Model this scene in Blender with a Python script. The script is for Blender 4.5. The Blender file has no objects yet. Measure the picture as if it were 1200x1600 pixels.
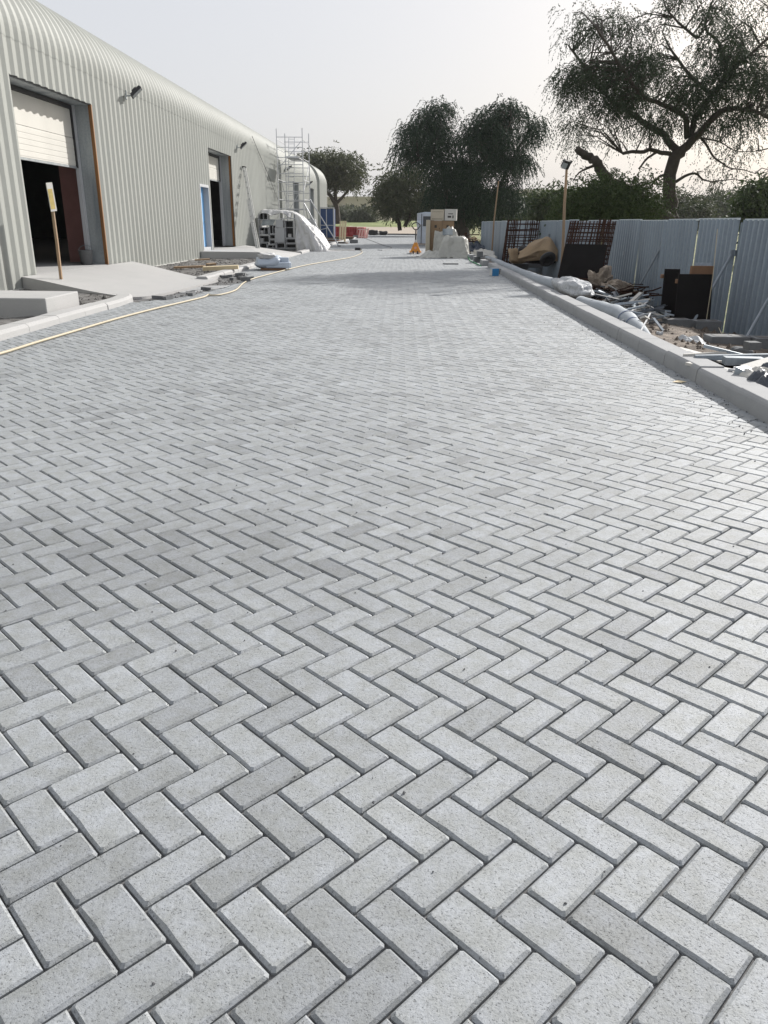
import bpy, math, random
import numpy as np
from mathutils import Matrix, Vector, Euler, Quaternion, noise as mnoise
random.seed(7); RNG = np.random.default_rng(11)
R = math.radians
sc = bpy.context.scene
C = sc.collection

# ------------------------------------------------------------------ camera
CAM_H = 1.3286; PITCH = R(20.407); YAW = R(1.5); ROLL = R(-.575); FPX = 1214.4
cd = bpy.data.cameras.new('camera'); cam = bpy.data.objects.new('camera', cd); C.objects.link(cam)
cd.sensor_fit = 'VERTICAL'; cd.sensor_height = 24.0; cd.lens = FPX/1600*24.0
cd.clip_start = .05; cd.clip_end = 3000
cam.matrix_world = Matrix.Translation((0, 0, CAM_H)) @ Matrix.Rotation(YAW, 4, 'Z') @ Matrix.Rotation(math.pi/2-PITCH, 4, 'X') @ Matrix.Rotation(-ROLL, 4, 'Z')
sc.camera = cam
# ------------------------------------------------------------------ sun and sky
SUN_EL, SUN_AZ = R(29), R(39)          # azimuth clockwise from +Y (down the road)
sunv = Vector((math.cos(SUN_EL)*math.sin(SUN_AZ), math.cos(SUN_EL)*math.cos(SUN_AZ), math.sin(SUN_EL)))
sl = bpy.data.lights.new('sun', 'SUN'); sl.energy = 5.0; sl.angle = R(.8); sl.color = (1, .97, .925)
so = bpy.data.objects.new('sun', sl); C.objects.link(so); so.rotation_mode = 'QUATERNION'
so.rotation_quaternion = sunv.to_track_quat('Z', 'Y')
W = bpy.data.worlds.new('World'); sc.world = W; W.use_nodes = True
wn, wl = W.node_tree.nodes, W.node_tree.links; wn.clear()
sky = wn.new('ShaderNodeTexSky'); sky.sky_type = 'NISHITA'; sky.sun_disc = False
sky.sun_elevation = SUN_EL; sky.sun_rotation = SUN_AZ; sky.air_density = 1.0; sky.dust_density = 5.0; sky.ozone_density = 1.0
hz = wn.new('ShaderNodeMix'); hz.data_type = 'RGBA'; hz.inputs[0].default_value = .72
hz.inputs[7].default_value = (7.3, 7.4, 7.75, 1)      # milky haze veil, same in every direction
bg = wn.new('ShaderNodeBackground'); bg.inputs[1].default_value = .1
wo = wn.new('ShaderNodeOutputWorld')
wl.new(sky.outputs[0], hz.inputs[6]); wl.new(hz.outputs[2], bg.inputs[0]); wl.new(bg.outputs[0], wo.inputs[0])
sc.view_settings.view_transform = 'Standard'; sc.view_settings.look = 'None'
sc.view_settings.exposure = .22; sc.view_settings.gamma = 1; sc.view_settings.use_curve_mapping = False
sc.cycles.max_bounces = 6; sc.cycles.diffuse_bounces = 3; sc.cycles.transmission_bounces = 4; sc.cycles.transparent_max_bounces = 6

# ------------------------------------------------------------------ survey helpers (picture ray -> point in the place)
def ray(u, v):
    x2 = (u-600)/FPX; y2 = -(v-800)/FPX; cr, sr = math.cos(ROLL), math.sin(ROLL)
    xc = cr*x2+sr*y2; yc = -sr*x2+cr*y2; cp, sp = math.cos(PITCH), math.sin(PITCH)
    wx, wy, wz = xc, cp+yc*sp, -sp+yc*cp
    c, s = math.cos(YAW), math.sin(YAW)
    return c*wx-s*wy, s*wx+c*wy, wz
def G(u, v, z=0.):
    d = ray(u, v); t = (z-CAM_H)/d[2]; return Vector((d[0]*t, d[1]*t, z))
def AY(u, v, y):
    d = ray(u, v); t = y/d[1]; return Vector((d[0]*t, y, CAM_H+d[2]*t))
def AX(u, v, x):
    d = ray(u, v); t = x/d[0]; return Vector((x, d[1]*t, CAM_H+d[2]*t))

# ------------------------------------------------------------------ mesh helpers
class MB:
    def __init__(s): s.v = []; s.f = []; s.mi = []; s.M = Matrix(); s.m = 0
    def add(s, vs, fs):
        b = len(s.v); s.v += [tuple(s.M @ Vector(p)) for p in vs]
        s.f += [tuple(b+i for i in f) for f in fs]; s.mi += [s.m]*len(fs); return s
    def box(s, x0, x1, y0, y1, z0, z1):
        return s.add([(x0,y0,z0),(x1,y0,z0),(x1,y1,z0),(x0,y1,z0),(x0,y0,z1),(x1,y0,z1),(x1,y1,z1),(x0,y1,z1)],
              [(0,3,2,1),(4,5,6,7),(0,1,5,4),(1,2,6,5),(2,3,7,6),(3,0,4,7)])
    def obox(s, c, size, rot=(0,0,0)):
        k = s.M; s.M = k @ Matrix.Translation(c) @ Euler(rot).to_matrix().to_4x4()
        a, b, d = size[0]/2, size[1]/2, size[2]/2
        s.box(-a, a, -b, b, -d, d); s.M = k; return s
    def tube(s, pts, r, n=6, cap=True):
        pts = [Vector(p) for p in pts]; m = len(pts)
        rs = r if hasattr(r, '__len__') else [r]*m
        up = None; vs = []
        for i, p in enumerate(pts):
            t = (pts[min(i+1, m-1)]-pts[max(i-1, 0)]);
            if t.length < 1e-9: t = Vector((0,0,1))
            t.normalize()
            if up is None: up = t.orthogonal().normalized()
            up = (up - t*up.dot(t));
            if up.length < 1e-6: up = t.orthogonal()
            up.normalize(); q = t.cross(up)
            for k in range(n):
                a = 2*math.pi*k/n; vs.append(p+(up*math.cos(a)+q*math.sin(a))*rs[i])
        fs = [(i*n+k, i*n+(k+1) % n, (i+1)*n+(k+1) % n, (i+1)*n+k) for i in range(m-1) for k in range(n)]
        if cap: fs += [tuple(range(n))[::-1], tuple(range((m-1)*n, m*n))]
        return s.add(vs, fs)
    def lathe(s, prof, n=16, c=(0,0,0)):
        vs = [(c[0]+r*math.cos(2*math.pi*k/n), c[1]+r*math.sin(2*math.pi*k/n), c[2]+z) for r, z in prof for k in range(n)]
        m = len(prof)
        fs = [(i*n+k, i*n+(k+1) % n, (i+1)*n+(k+1) % n, (i+1)*n+k) for i in range(m-1) for k in range(n)]
        return s.add(vs, fs)
    def prism(s, poly, z0, z1):
        n = len(poly); vs = [(x, y, z0 if not hasattr(z0,'__len__') else z0[i]) for i, (x, y) in enumerate(poly)] + [(x, y, z1 if not hasattr(z1,'__len__') else z1[i]) for i, (x, y) in enumerate(poly)]
        return s.add(vs, [tuple(range(n))[::-1], tuple(range(n, 2*n))]+[(i, (i+1) % n, n+(i+1) % n, n+i) for i in range(n)])
    def grid(s, fn, nu, nv):
        vs = [fn(i/nu, j/nv) for j in range(nv+1) for i in range(nu+1)]
        return s.add(vs, [(j*(nu+1)+i, j*(nu+1)+i+1, (j+1)*(nu+1)+i+1, (j+1)*(nu+1)+i) for j in range(nv) for i in range(nu)])
    def mesh(s, name, mats, smooth=False, loc=(0,0,0)):
        me = bpy.data.meshes.new(name)
        l = Vector(loc); me.from_pydata([tuple(Vector(p)-l) for p in s.v], [], s.f)
        for m in (mats if isinstance(mats, (list, tuple)) else [mats]): me.materials.append(m)
        if any(s.mi): me.polygons.foreach_set('material_index', s.mi)
        if smooth: me.polygons.foreach_set('use_smooth', [True]*len(s.f))
        me.update(); return me
def link(name, me, parent=None, loc=(0,0,0)):
    o = bpy.data.objects.new(name, me); C.objects.link(o)
    if parent is not None: o.parent = parent
    o.location = loc; return o
def tag(o, label=None, cat=None, group=None, kind=None):
    if label: o['label'] = label
    if cat: o['category'] = cat
    if group: o['group'] = group
    if kind: o['kind'] = kind
    return o
def thing(name, label, cat, loc, rz=0, group=None):
    o = bpy.data.objects.new(name, None); C.objects.link(o); o.location = loc; o.rotation_euler = (0,0,rz); o.empty_display_size = .2
    return tag(o, label, cat, group)
def part(name, mb, mat, parent, smooth=False, bevel=0, loc=(0,0,0)):
    o = link(name, mb.mesh(name, mat, smooth), parent, loc)
    if bevel: bev(o, bevel)
    return o
def bev(o, w, seg=2):
    b = o.modifiers.new('bevel', 'BEVEL'); b.width = w; b.segments = seg; b.limit_method = 'ANGLE'; b.angle_limit = R(35)
def single(name, mb, mat, label, cat, loc=(0,0,0), rot=(0,0,0), group=None, smooth=False, bevel=0):
    o = link(name, mb.mesh(name, mat, smooth), None, loc); o.rotation_euler = rot
    if bevel: bev(o, bevel)
    return tag(o, label, cat, group)
def struct(name, mb, mat, smooth=False, parent=None):
    o = link(name, mb.mesh(name, mat, smooth), parent)
    if parent is None: o['kind'] = 'structure'
    return o
def nz(p, s=1.): return mnoise.noise(Vector(p)*s)
def npmesh(name, V, F, mat, tone=None, smooth=False):
    me = bpy.data.meshes.new(name); nv, nf, k = len(V), len(F), F.shape[1]
    me.vertices.add(nv); me.vertices.foreach_set('co', np.asarray(V, np.float32).ravel())
    me.loops.add(nf*k); me.loops.foreach_set('vertex_index', np.asarray(F, np.int32).ravel())
    me.polygons.add(nf); me.polygons.foreach_set('loop_start', np.arange(0, nf*k, k, dtype=np.int32))
    me.polygons.foreach_set('use_smooth', np.full(nf, smooth))
    if tone is not None:
        a = me.attributes.new('tone', 'FLOAT', 'FACE'); a.data.foreach_set('value', np.asarray(tone, np.float32))
    me.materials.append(mat); me.update(calc_edges=True); return me

# ------------------------------------------------------------------ materials
def new_mat(name):
    m = bpy.data.materials.new(name); m.use_nodes = True; nt = m.node_tree; nt.nodes.clear()
    out = nt.nodes.new('ShaderNodeOutputMaterial'); b = nt.nodes.new('ShaderNodeBsdfPrincipled'); nt.links.new(b.outputs[0], out.inputs[0])
    return m, nt, b, out
def N(nt, t, **kw):
    n = nt.nodes.new(t)
    for k, v in kw.items(): setattr(n, k, v)
    return n
def math_(nt, op, a, b=None, clamp=False):
    n = N(nt, 'ShaderNodeMath', operation=op, use_clamp=clamp)
    for i, x in enumerate((a, b)):
        if x is None: continue
        if isinstance(x, (int, float)): n.inputs[i].default_value = x
        else: nt.links.new(x, n.inputs[i])
    return n.outputs[0]
def noise_(nt, co, scale, detail=4, rough=.55, dist=0):
    n = N(nt, 'ShaderNodeTexNoise'); n.inputs['Scale'].default_value = scale; n.inputs['Detail'].default_value = detail
    n.inputs['Roughness'].default_value = rough; n.inputs['Distortion'].default_value = dist
    nt.links.new(co, n.inputs['Vector']); return n.outputs['Fac']
def ramp_(nt, x, a, b, ca, cb):
    n = N(nt, 'ShaderNodeMapRange'); n.inputs[1].default_value = a; n.inputs[2].default_value = b; n.inputs[3].default_value = ca; n.inputs[4].default_value = cb
    nt.links.new(x, n.inputs[0]); return n.outputs[0]
def mixc(nt, f, a, b, mode='MIX'):
    n = N(nt, 'ShaderNodeMix', data_type='RGBA', blend_type=mode)
    for i, x in ((0, f), (6, a), (7, b)):
        if isinstance(x, (int, float)): n.inputs[i].default_value = x
        elif isinstance(x, tuple): n.inputs[i].default_value = (*x, 1) if len(x) == 3 else x
        else: nt.links.new(x, n.inputs[i])
    return n.outputs[2]
def bump_(nt, b, h, dist, strength=1.):
    n = N(nt, 'ShaderNodeBump'); n.inputs['Distance'].default_value = dist; n.inputs['Strength'].default_value = strength
    nt.links.new(h, n.inputs['Height']); nt.links.new(n.outputs[0], b.inputs['Normal'])
def M(name, col, rough=.7, var=.15, scale=3., fine=40., bump=0., metal=0., col2=None, spec=.5, streak=False, transl=0., thr=(.42,.62), crease=0):
    m, nt, b, out = new_mat(name)
    co = N(nt, 'ShaderNodeNewGeometry').outputs['Position']
    if streak:
        mp = N(nt, 'ShaderNodeMapping'); mp.inputs['Scale'].default_value = (1, 1, .12); nt.links.new(co, mp.inputs[0]); cs = mp.outputs[0]
    else: cs = co
    n1 = noise_(nt, cs, scale, 5, .6); n2 = noise_(nt, co, fine, 3, .6)
    f = math_(nt, 'ADD', ramp_(nt, n1, .25, .75, 1-var, 1+var), ramp_(nt, n2, .2, .8, -var*.5, var*.5))
    base = mixc(nt, ramp_(nt, n1, thr[0], thr[1], 0, 1), tuple(col), tuple(col2)) if col2 else tuple(col)
    mul = N(nt, 'ShaderNodeVectorMath', operation='SCALE')
    if isinstance(base, tuple): mul.inputs[0].default_value = base
    else: nt.links.new(base, mul.inputs[0])
    nt.links.new(f, mul.inputs[3]); nt.links.new(mul.outputs[0], b.inputs['Base Color'])
    b.inputs['Roughness'].default_value = rough; b.inputs['Metallic'].default_value = metal; b.inputs['Specular IOR Level'].default_value = spec
    if crease:
        rd = lambda s_: math_(nt, 'ABSOLUTE', math_(nt, 'SUBTRACT', noise_(nt, co, s_, 2, .5, .6), .5))
        bump_(nt, b, math_(nt, 'SUBTRACT', 1., math_(nt, 'ADD', math_(nt, 'MULTIPLY', rd(crease), 4.), math_(nt, 'MULTIPLY', rd(crease*2.7), 1.4))), .035)
    elif bump: bump_(nt, b, math_(nt, 'ADD', n2, math_(nt, 'MULTIPLY', n1, .6)), bump)
    if transl:
        t = N(nt, 'ShaderNodeBsdfTranslucent'); nt.links.new(mul.outputs[0], t.inputs[0]); x = N(nt, 'ShaderNodeMixShader'); x.inputs[0].default_value = transl
        nt.links.new(b.outputs[0], x.inputs[1]); nt.links.new(t.outputs[0], x.inputs[2]); nt.links.new(x.outputs[0], out.inputs[0])
    return m

def N_clamp(nt, x, a, b):
    n = N(nt, 'ShaderNodeClamp'); n.inputs[1].default_value = a; n.inputs[2].default_value = b; nt.links.new(x, n.inputs[0]); return n.outputs[0]
def paver_mat(name, per_object):
    m, nt, b, out = new_mat(name)
    co = N(nt, 'ShaderNodeNewGeometry').outputs['Position']
    if per_object: tone = N(nt, 'ShaderNodeObjectInfo').outputs['Random']
    else: tone = N(nt, 'ShaderNodeAttribute', attribute_name='tone').outputs['Fac']
    off = N(nt, 'ShaderNodeCombineXYZ'); nt.links.new(math_(nt, 'MULTIPLY', tone, 37.), off.inputs[2])
    va = N(nt, 'ShaderNodeVectorMath', operation='ADD'); nt.links.new(co, va.inputs[0]); nt.links.new(off.outputs[0], va.inputs[1]); pc = va.outputs[0]
    big = noise_(nt, co, .55, 4, .6); mid = noise_(nt, pc, 16, 4, .65); gr = noise_(nt, pc, 120, 4, .75); pit = noise_(nt, pc, 250, 3, .65)
    pitm = math_(nt, 'MULTIPLY', ramp_(nt, pit, .33, .43, 1, 0), ramp_(nt, gr, .38, .56, 1, .1))
    pitm = math_(nt, 'MINIMUM', math_(nt, 'MAXIMUM', pitm, 0), 1)
    f = math_(nt, 'MULTIPLY', ramp_(nt, big, .3, .7, .92, 1.07), ramp_(nt, mid, .3, .7, .91, 1.09))
    f = math_(nt, 'MULTIPLY', f, ramp_(nt, gr, .25, .75, .80, 1.18))
    cr = N(nt, 'ShaderNodeValToRGB'); nt.links.new(tone, cr.inputs[0]); e = cr.color_ramp.elements
    e[0].position = 0; e[0].color = (.72,.72,.71,1); e[1].position = 1; e[1].color = (1.08,1.08,1.08,1)
    for p_, v_ in ((.10,.85),(.30,.94),(.75,1.01)): q_ = cr.color_ramp.elements.new(p_); q_.color = (v_,v_,v_,1)
    f = math_(nt, 'MULTIPLY', f, cr.outputs[0])
    # old damp stain, a patch with its own outline on the left of the near paving
    sp = N(nt, 'ShaderNodeVectorMath', operation='DISTANCE'); mp2 = N(nt, 'ShaderNodeMapping'); mp2.inputs['Scale'].default_value = (.5, 1.0, 1.0); nt.links.new(co, mp2.inputs[0]); nt.links.new(mp2.outputs[0], sp.inputs[0]); sp.inputs[1].default_value = (-.55, 3.0, 0)
    st = math_(nt, 'ADD', sp.outputs['Value'], ramp_(nt, noise_(nt, co, 2.2, 4, .65), .2, .8, -.45, .45))
    f = math_(nt, 'MULTIPLY', f, N_clamp(nt, ramp_(nt, st, .15, .85, .86, 1.0), .86, 1.0))
    f = math_(nt, 'MULTIPLY', f, math_(nt, 'SUBTRACT', 1, math_(nt, 'MULTIPLY', pitm, .46)))
    base = mixc(nt, ramp_(nt, mid, .38, .62, 0, 1), (.284,.298,.300), (.300,.318,.338))
    mul = N(nt, 'ShaderNodeVectorMath', operation='SCALE'); nt.links.new(base, mul.inputs[0]); nt.links.new(f, mul.inputs[3])
    nt.links.new(mul.outputs[0], b.inputs['Base Color']); b.inputs['Roughness'].default_value = .66; b.inputs['Specular IOR Level'].default_value = .5
    h = math_(nt, 'SUBTRACT', math_(nt, 'MULTIPLY', gr, .8), math_(nt, 'MULTIPLY', pitm, .8)); bump_(nt, b, h, .0022, .9)
    return m
m_paver_o = paver_mat('concrete_paver', True); m_paver_s = paver_mat('concrete_paver_field', False)
m_joint = M('joint_sand', (.12,.12,.122), .95, .5, 7, 200)
m_concrete = M('pale_concrete', (.43,.425,.42), .85, .16, 1.3, 60, .003, col2=(.33,.33,.325), thr=(.38,.68))
m_kerb = M('kerb_concrete', (.335,.34,.345), .85, .16, 2.5, 120, .0015, col2=(.27,.275,.28))
m_block = M('grey_block', (.14,.145,.15), .9, .2, 4, 90, .002)
m_soil = M('dark_soil', (.095,.09,.085), .95, .4, 6, 70, .015, col2=(.16,.155,.15))
m_dirt = M('brown_dirt', (.125,.10,.08), .95, .45, 3, 60, .02, col2=(.20,.165,.135))
m_sand = M('pale_sand', (.40,.34,.27), .95, .2, .4, 10, .02, col2=(.33,.28,.23))
m_grass = M('green_grass', (.12,.16,.03), .9, .3, .25, 6, .03, col2=(.16,.18,.05))
m_lawn = M('dry_grass', (.13,.16,.05), .95, .35, .8, 30, .03, col2=(.24,.22,.11))
m_wall = M('ivory_sheet_steel', (.325,.335,.312), .6, .08, .9, 12, 0, streak=True, spec=.2)
m_trim = M('white_trim', (.56,.56,.535), .5, .06)
m_dpanel = M('door_panel_white', (.56,.545,.50), .5, .05, 1.5, streak=True)
m_galv = M('galvanised_steel', (.40,.43,.44), .45, .35, 2.6, 30, 0, .4, col2=(.13,.155,.17), streak=True, thr=(.44,.66))
m_timber = M('orange_timber', (.22,.10,.03), .7, .2, 6, 60, streak=True)
m_black = M('black_metal', (.02,.02,.022), .5, .2)
m_glass = M('lamp_glass', (.35,.37,.38), .15, .05)
m_pink = M('red_brown_partition', (.42,.21,.19), .85, .1)
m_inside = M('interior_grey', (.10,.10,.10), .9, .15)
m_blue = M('sky_blue_door', (.16,.38,.66), .45, .06)
m_dblue = M('dark_blue_panel', (.012,.045,.14), .45, .1)
m_lgrey = M('light_grey_paint', (.45,.46,.475), .5, .06)
m_alu = M('aluminium', (.55,.56,.58), .38, .08, metal=.6)
m_wood = M('raw_timber', (.30,.215,.135), .8, .25, 5, 60, .001, streak=True, col2=(.28,.185,.11))
m_brownwood = M('brown_stake', (.20,.11,.06), .8, .2, 6, 70, streak=True)
m_cream = M('cream_timber', (.66,.55,.36), .8, .1, streak=True)
m_paper = M('white_paper', (.60,.59,.55), .8, .05)
m_yellow = M('yellow_print', (.52,.40,.14), .8, .15, 12, 60)
m_hose = M('cream_hose', (.46,.40,.285), .6, .1)
m_fence = M('blue_grey_sheet_steel', (.25,.30,.35), .42, .16, 1.5, 20, 0, .15, streak=True)
m_fencetop = M('fence_top_trim', (.55,.60,.63), .45, .08, metal=.1)
m_pipe = M('steel_pipe', (.22,.25,.28), .45, .15, metal=.4)
m_rust = M('dark_rusted_rebar', (.045,.022,.015), .9, .35, 8, 60, spec=.15)
m_tar = M('black_board', (.010,.009,.009), .85, .35, 2, 40, .002, spec=.12)
m_card = M('brown_cardboard', (.27,.185,.11), .85, .1, 3, 40)
m_cardl = M('pale_cardboard', (.47,.42,.33), .85, .08)
m_cardw = M('white_carton', (.52,.505,.47), .8, .08)
m_ink = M('dark_print', (.05,.045,.04), .8, .1)
m_plast = M('milky_plastic_sheet', (.55,.545,.50), .4, .10, 2.2, 14, .02, transl=.2, crease=2.4)
m_white_pl = M('white_plastic_sheet', (.60,.60,.60), .5, .05, 2.5, 12, .02, transl=.2, crease=2.0)
m_bluewrap = M('pale_blue_wrap', (.42,.475,.55), .3, .08, 4, 20, .004)
m_wrapmach = M('wrapped_machine_film', (.46,.50,.56), .3, .12, 2.5, 14, .01)
m_clear = M('cloudy_plastic_bag', (.50,.515,.53), .6, .08, 3, 16, .012, transl=.15, spec=.25, crease=3.0)
m_geo = M('grey_fabric_roll', (.30,.33,.36), .75, .12, 3, 60, .003)
m_orange = M('orange_paint', (.66,.27,.035), .45, .08)
m_red = M('red_plastic', (.30,.022,.022), .5, .15, 1.5)
m_pinkp = M('faded_pink_plastic', (.62,.36,.33), .6, .1)
m_hess = M('tan_hessian', (.36,.26,.16), .95, .25, 4, 60, .02, col2=(.27,.20,.13))
m_rag = M('tan_grey_cloth', (.30,.25,.20), .95, .25, 5, 60, .02)
m_scrap = M('scrap_steel', (.30,.34,.38), .4, .3, 6, 40, 0, .5)
m_board = M('white_board_scrap', (.50,.485,.45), .7, .12, 4, 40)
m_darkpl = M('dark_plastic_scrap', (.05,.06,.075), .4, .3, 5)
m_tarp = M('navy_tarp', (.014,.028,.05), .5, .3, 2, 20, .02)
m_rubber = M('black_rubber', (.03,.03,.032), .8, .2)
m_cyan = M('blue_tin', (.03,.20,.42), .4, .1)
m_green = M('green_strap', (.02,.22,.07), .5, .1)
m_bark = M('bark', (.055,.045,.036), .95, .3, 6, 30, .02)
m_tan = M('tan_render', (.46,.41,.32), .9, .1)
m_bwin = M('dark_window', (.05,.055,.06), .3, .1)
m_stone = M('dark_edging', (.13,.13,.135), .9, .2)
def leaf_mat(name, a, b, tr=.25):
    m, nt, p, out = new_mat(name)
    tone = N(nt, 'ShaderNodeAttribute', attribute_name='tone').outputs['Fac']
    c = mixc(nt, tone, a, b); nt.links.new(c, p.inputs['Base Color']); p.inputs['Roughness'].default_value = .6; p.inputs['Specular IOR Level'].default_value = .25
    t = N(nt, 'ShaderNodeBsdfTranslucent'); nt.links.new(c, t.inputs[0]); x = N(nt, 'ShaderNodeMixShader'); x.inputs[0].default_value = tr
    nt.links.new(p.outputs[0], x.inputs[1]); nt.links.new(t.outputs[0], x.inputs[2]); nt.links.new(x.outputs[0], out.inputs[0]); return m
m_leaf = leaf_mat('drooping_leaf', (.021,.034,.020), (.054,.074,.038), .22)
m_leaf2 = leaf_mat('willow_leaf', (.011,.026,.018), (.034,.060,.030), .14)
m_leaf3 = leaf_mat('bush_leaf', (.030,.050,.020), (.085,.115,.040))
m_leaf5 = leaf_mat('haze_paled_leaf', (.075,.085,.060), (.13,.14,.095))  # distance haze put into the leaf colour as paler tones
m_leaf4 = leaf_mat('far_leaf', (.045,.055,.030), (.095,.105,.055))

# ================================================================== THE SETTING
def sm(a, b, x): t = min(1, max(0, (x-a)/(b-a))); return t*t*(3-2*t)
ROAD_END = 97.5
def far_h(y): return .05+.72*sm(ROAD_END, 112, y)+.95*sm(108, 160, y)
FPTS = [(6.0,6.5),(5.75,8.5),(5.25,12),(5.0,14.5),(4.82,18),(4.5,25),(4.1,34),(3.78,43),(3.7,60)]
def fx(y):
    for (xa, ya), (xb, yb) in zip(FPTS, FPTS[1:]):
        if y <= yb or yb == 60: return xa+(xb-xa)*(y-ya)/(yb-ya)
def lines(*seg):
    out = []
    for a, b, n in seg: out += [a+(b-a)*i/n for i in range(n)]
    return out+[seg[-1][1]]
def sheet(xs, ys, fz):
    mb = MB(); nx = len(xs)
    mb.add([(x, y, fz(x, y)) for y in ys for x in xs], [(j*nx+i, j*nx+i+1, (j+1)*nx+i+1, (j+1)*nx+i) for j in range(len(ys)-1) for i in range(nx-1)])
    return mb
struct('ground', sheet(lines((-700,-60,4),(-60,60,6),(60,700,4)), lines((-60,96,6),(96,180,12),(180,1200,6)), lambda x, y: -.8 if y < 97 else far_h(y)-.35), m_dirt)
struct('sand_strip', sheet(lines((-60,60,60)), lines((ROAD_END+.15,116,22)), lambda x, y: far_h(y)+.10*nz((x*.35, y*.35, 3))*sm(ROAD_END, 101, y)), m_sand, True)
struct('grass_field', sheet(lines((-260,260,60)), lines((113,175,14),(175,420,6)), lambda x, y: far_h(y)+.02+.05*nz((x*.15, y*.15, 1))+.5*sm(8, 50, x)*sm(113,150,y)), m_grass, True)
def lawn_z(x, y): return -.40+(far_h(112)+.42)*sm(60, 114, y)+.05*nz((x*.4, y*.4, 7))
struct('lawn', sheet([0,.4,.9,1.6,3,6,10,16,24,36,60,100], lines((3,50,30),(50,114,20)), lambda x, y: 0), m_lawn, True)
lw = bpy.data.objects['lawn'].data
for v in lw.vertices:
    x = v.co.x; v.co.x = fx(v.co.y)+.06+x; v.co.z = lawn_z(v.co.x, v.co.y)
def dirt_z(x, y):
    t = min(1, max(0, (x-2.86)/max(.3, fx(y)-2.86)))
    return .085-.12*t-.38*t**3+.045*nz((x*1.3, y*1.3, 5))+.02*nz((x*5, y*5, 2))
mb = MB(); ys = lines((3.5,26,110),(26,97,80)); nu = 26
mb.add([(2.80+(fx(y)+.10-2.80)*i/nu, y, dirt_z(2.80+(fx(y)+.1-2.80)*i/nu, y)) for y in ys for i in range(nu+1)],
       [(j*(nu+1)+i, j*(nu+1)+i+1, (j+1)*(nu+1)+i+1, (j+1)*(nu+1)+i) for j in range(len(ys)-1) for i in range(nu)])
struct('dirt_strip', mb, m_dirt, True)

# ---- road of herringbone pavers
XL, XR = -4.70, 2.60
road = struct('road', MB().box(XL-.12, XR+.05, -1.5, ROAD_END, -.06, -.013), m_joint)
DUG = [(-4.98,13.35),(-4.2,14.75),(-3.98,16.1),(-3.88,19.0),(-4.3,21.9),(-5.2,21.9),(-5.2,13.35)]
def inpoly(x, y, P):
    r = np.zeros(np.shape(x), bool); j = len(P)-1
    for i in range(len(P)):
        (xi, yi), (xj, yj) = P[i], P[j]
        r ^= ((yi > y) != (yj > y)) & (x < (xj-xi)*(y-yi)/(yj-yi+1e-12)+xi); j = i
    return r
U = .102; th = .0099; c_, s_ = math.cos(th), math.sin(th)
ex = np.array([c_, s_]); ey = np.array([-s_, c_]); e_ = (ex+ey)/2**.5; d_ = (ex-ey)/2**.5     # e: right+away, d: right+towards
O_ = np.array([-.63367*math.cos(YAW)-1.07525*math.sin(YAW), -.63367*math.sin(YAW)+1.07525*math.cos(YAW)])
I, J = np.meshgrid(np.arange(-420, 80), np.arange(-400, 12), indexing='ij'); I = I.ravel(); J = J.ravel()
# lattice: P = O + i(d+e)u + j(2d-2e)u
P = O_+U*(I[:, None]*(d_+e_)+J[:, None]*(2*d_-2*e_))
cD = P+U*(.5*e_-1*d_); cU = P+U*(0*e_+.5*d_)       # brick centres
ctr = np.concatenate([cD, cU]); ori = np.concatenate([np.zeros(len(cD)), np.ones(len(cU))])
ok = (ctr[:, 0] > XL-.10) & (ctr[:, 0] < XR+.09+.0*ctr[:, 1]) & ((ctr[:, 0] < XR) | (ctr[:, 1] < 26.5)) & (ctr[:, 1] > -1.2) & (ctr[:, 1] < ROAD_END-.12) & ~inpoly(ctr[:, 0], ctr[:, 1], DUG)
ctr = ctr[ok]; ori = ori[ok]
angD = math.atan2(d_[1], d_[0]); angU = math.atan2(e_[1], e_[0])
def paver_mesh(k):
    r = random.Random(k); n = 4; hl, hw = U-.0021, U/2-.0021; ch = .0062; dz = .0066
    def ring(l, w, z, jit, notch=False):
        cr = .006; pts = []
        cs = [(l, -w), (l, w), (-l, w), (-l, -w)]
        for q in range(4):
            a, b = cs[q], cs[(q+1) % 4]; L = math.hypot(b[0]-a[0], b[1]-a[1]); tx, ty = (b[0]-a[0])/L, (b[1]-a[1])/L; nx_, ny_ = -ty, tx
            for i in range(n):
                t = cr+(L-2*cr)*i/(n-1); o = r.uniform(0, jit)
                if notch and i in (1, 2) and r.random() < .12: o += r.uniform(.0015, .0035)
                pts.append((a[0]+tx*t+nx_*o, a[1]+ty*t+ny_*o, z+(r.uniform(-.0004, .0004) if jit else 0)))
        return pts
    A = ring(hl, hw, -.034, 0); B = ring(hl, hw, -dz, .0008); D = ring(hl-ch, hw-ch, 0, .0008, True); m = len(A)
    mb = MB(); mb.add(A+B+D, [(i, (i+1) % m, m+(i+1) % m, m+i) for i in range(m)]+[(m+i, m+(i+1) % m, 2*m+(i+1) % m, 2*m+i) for i in range(m)]+[tuple(range(2*m, 3*m))])
    return mb.mesh('paver', m_paver_o)
pm = [paver_mesh(k) for k in range(14)]
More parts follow.
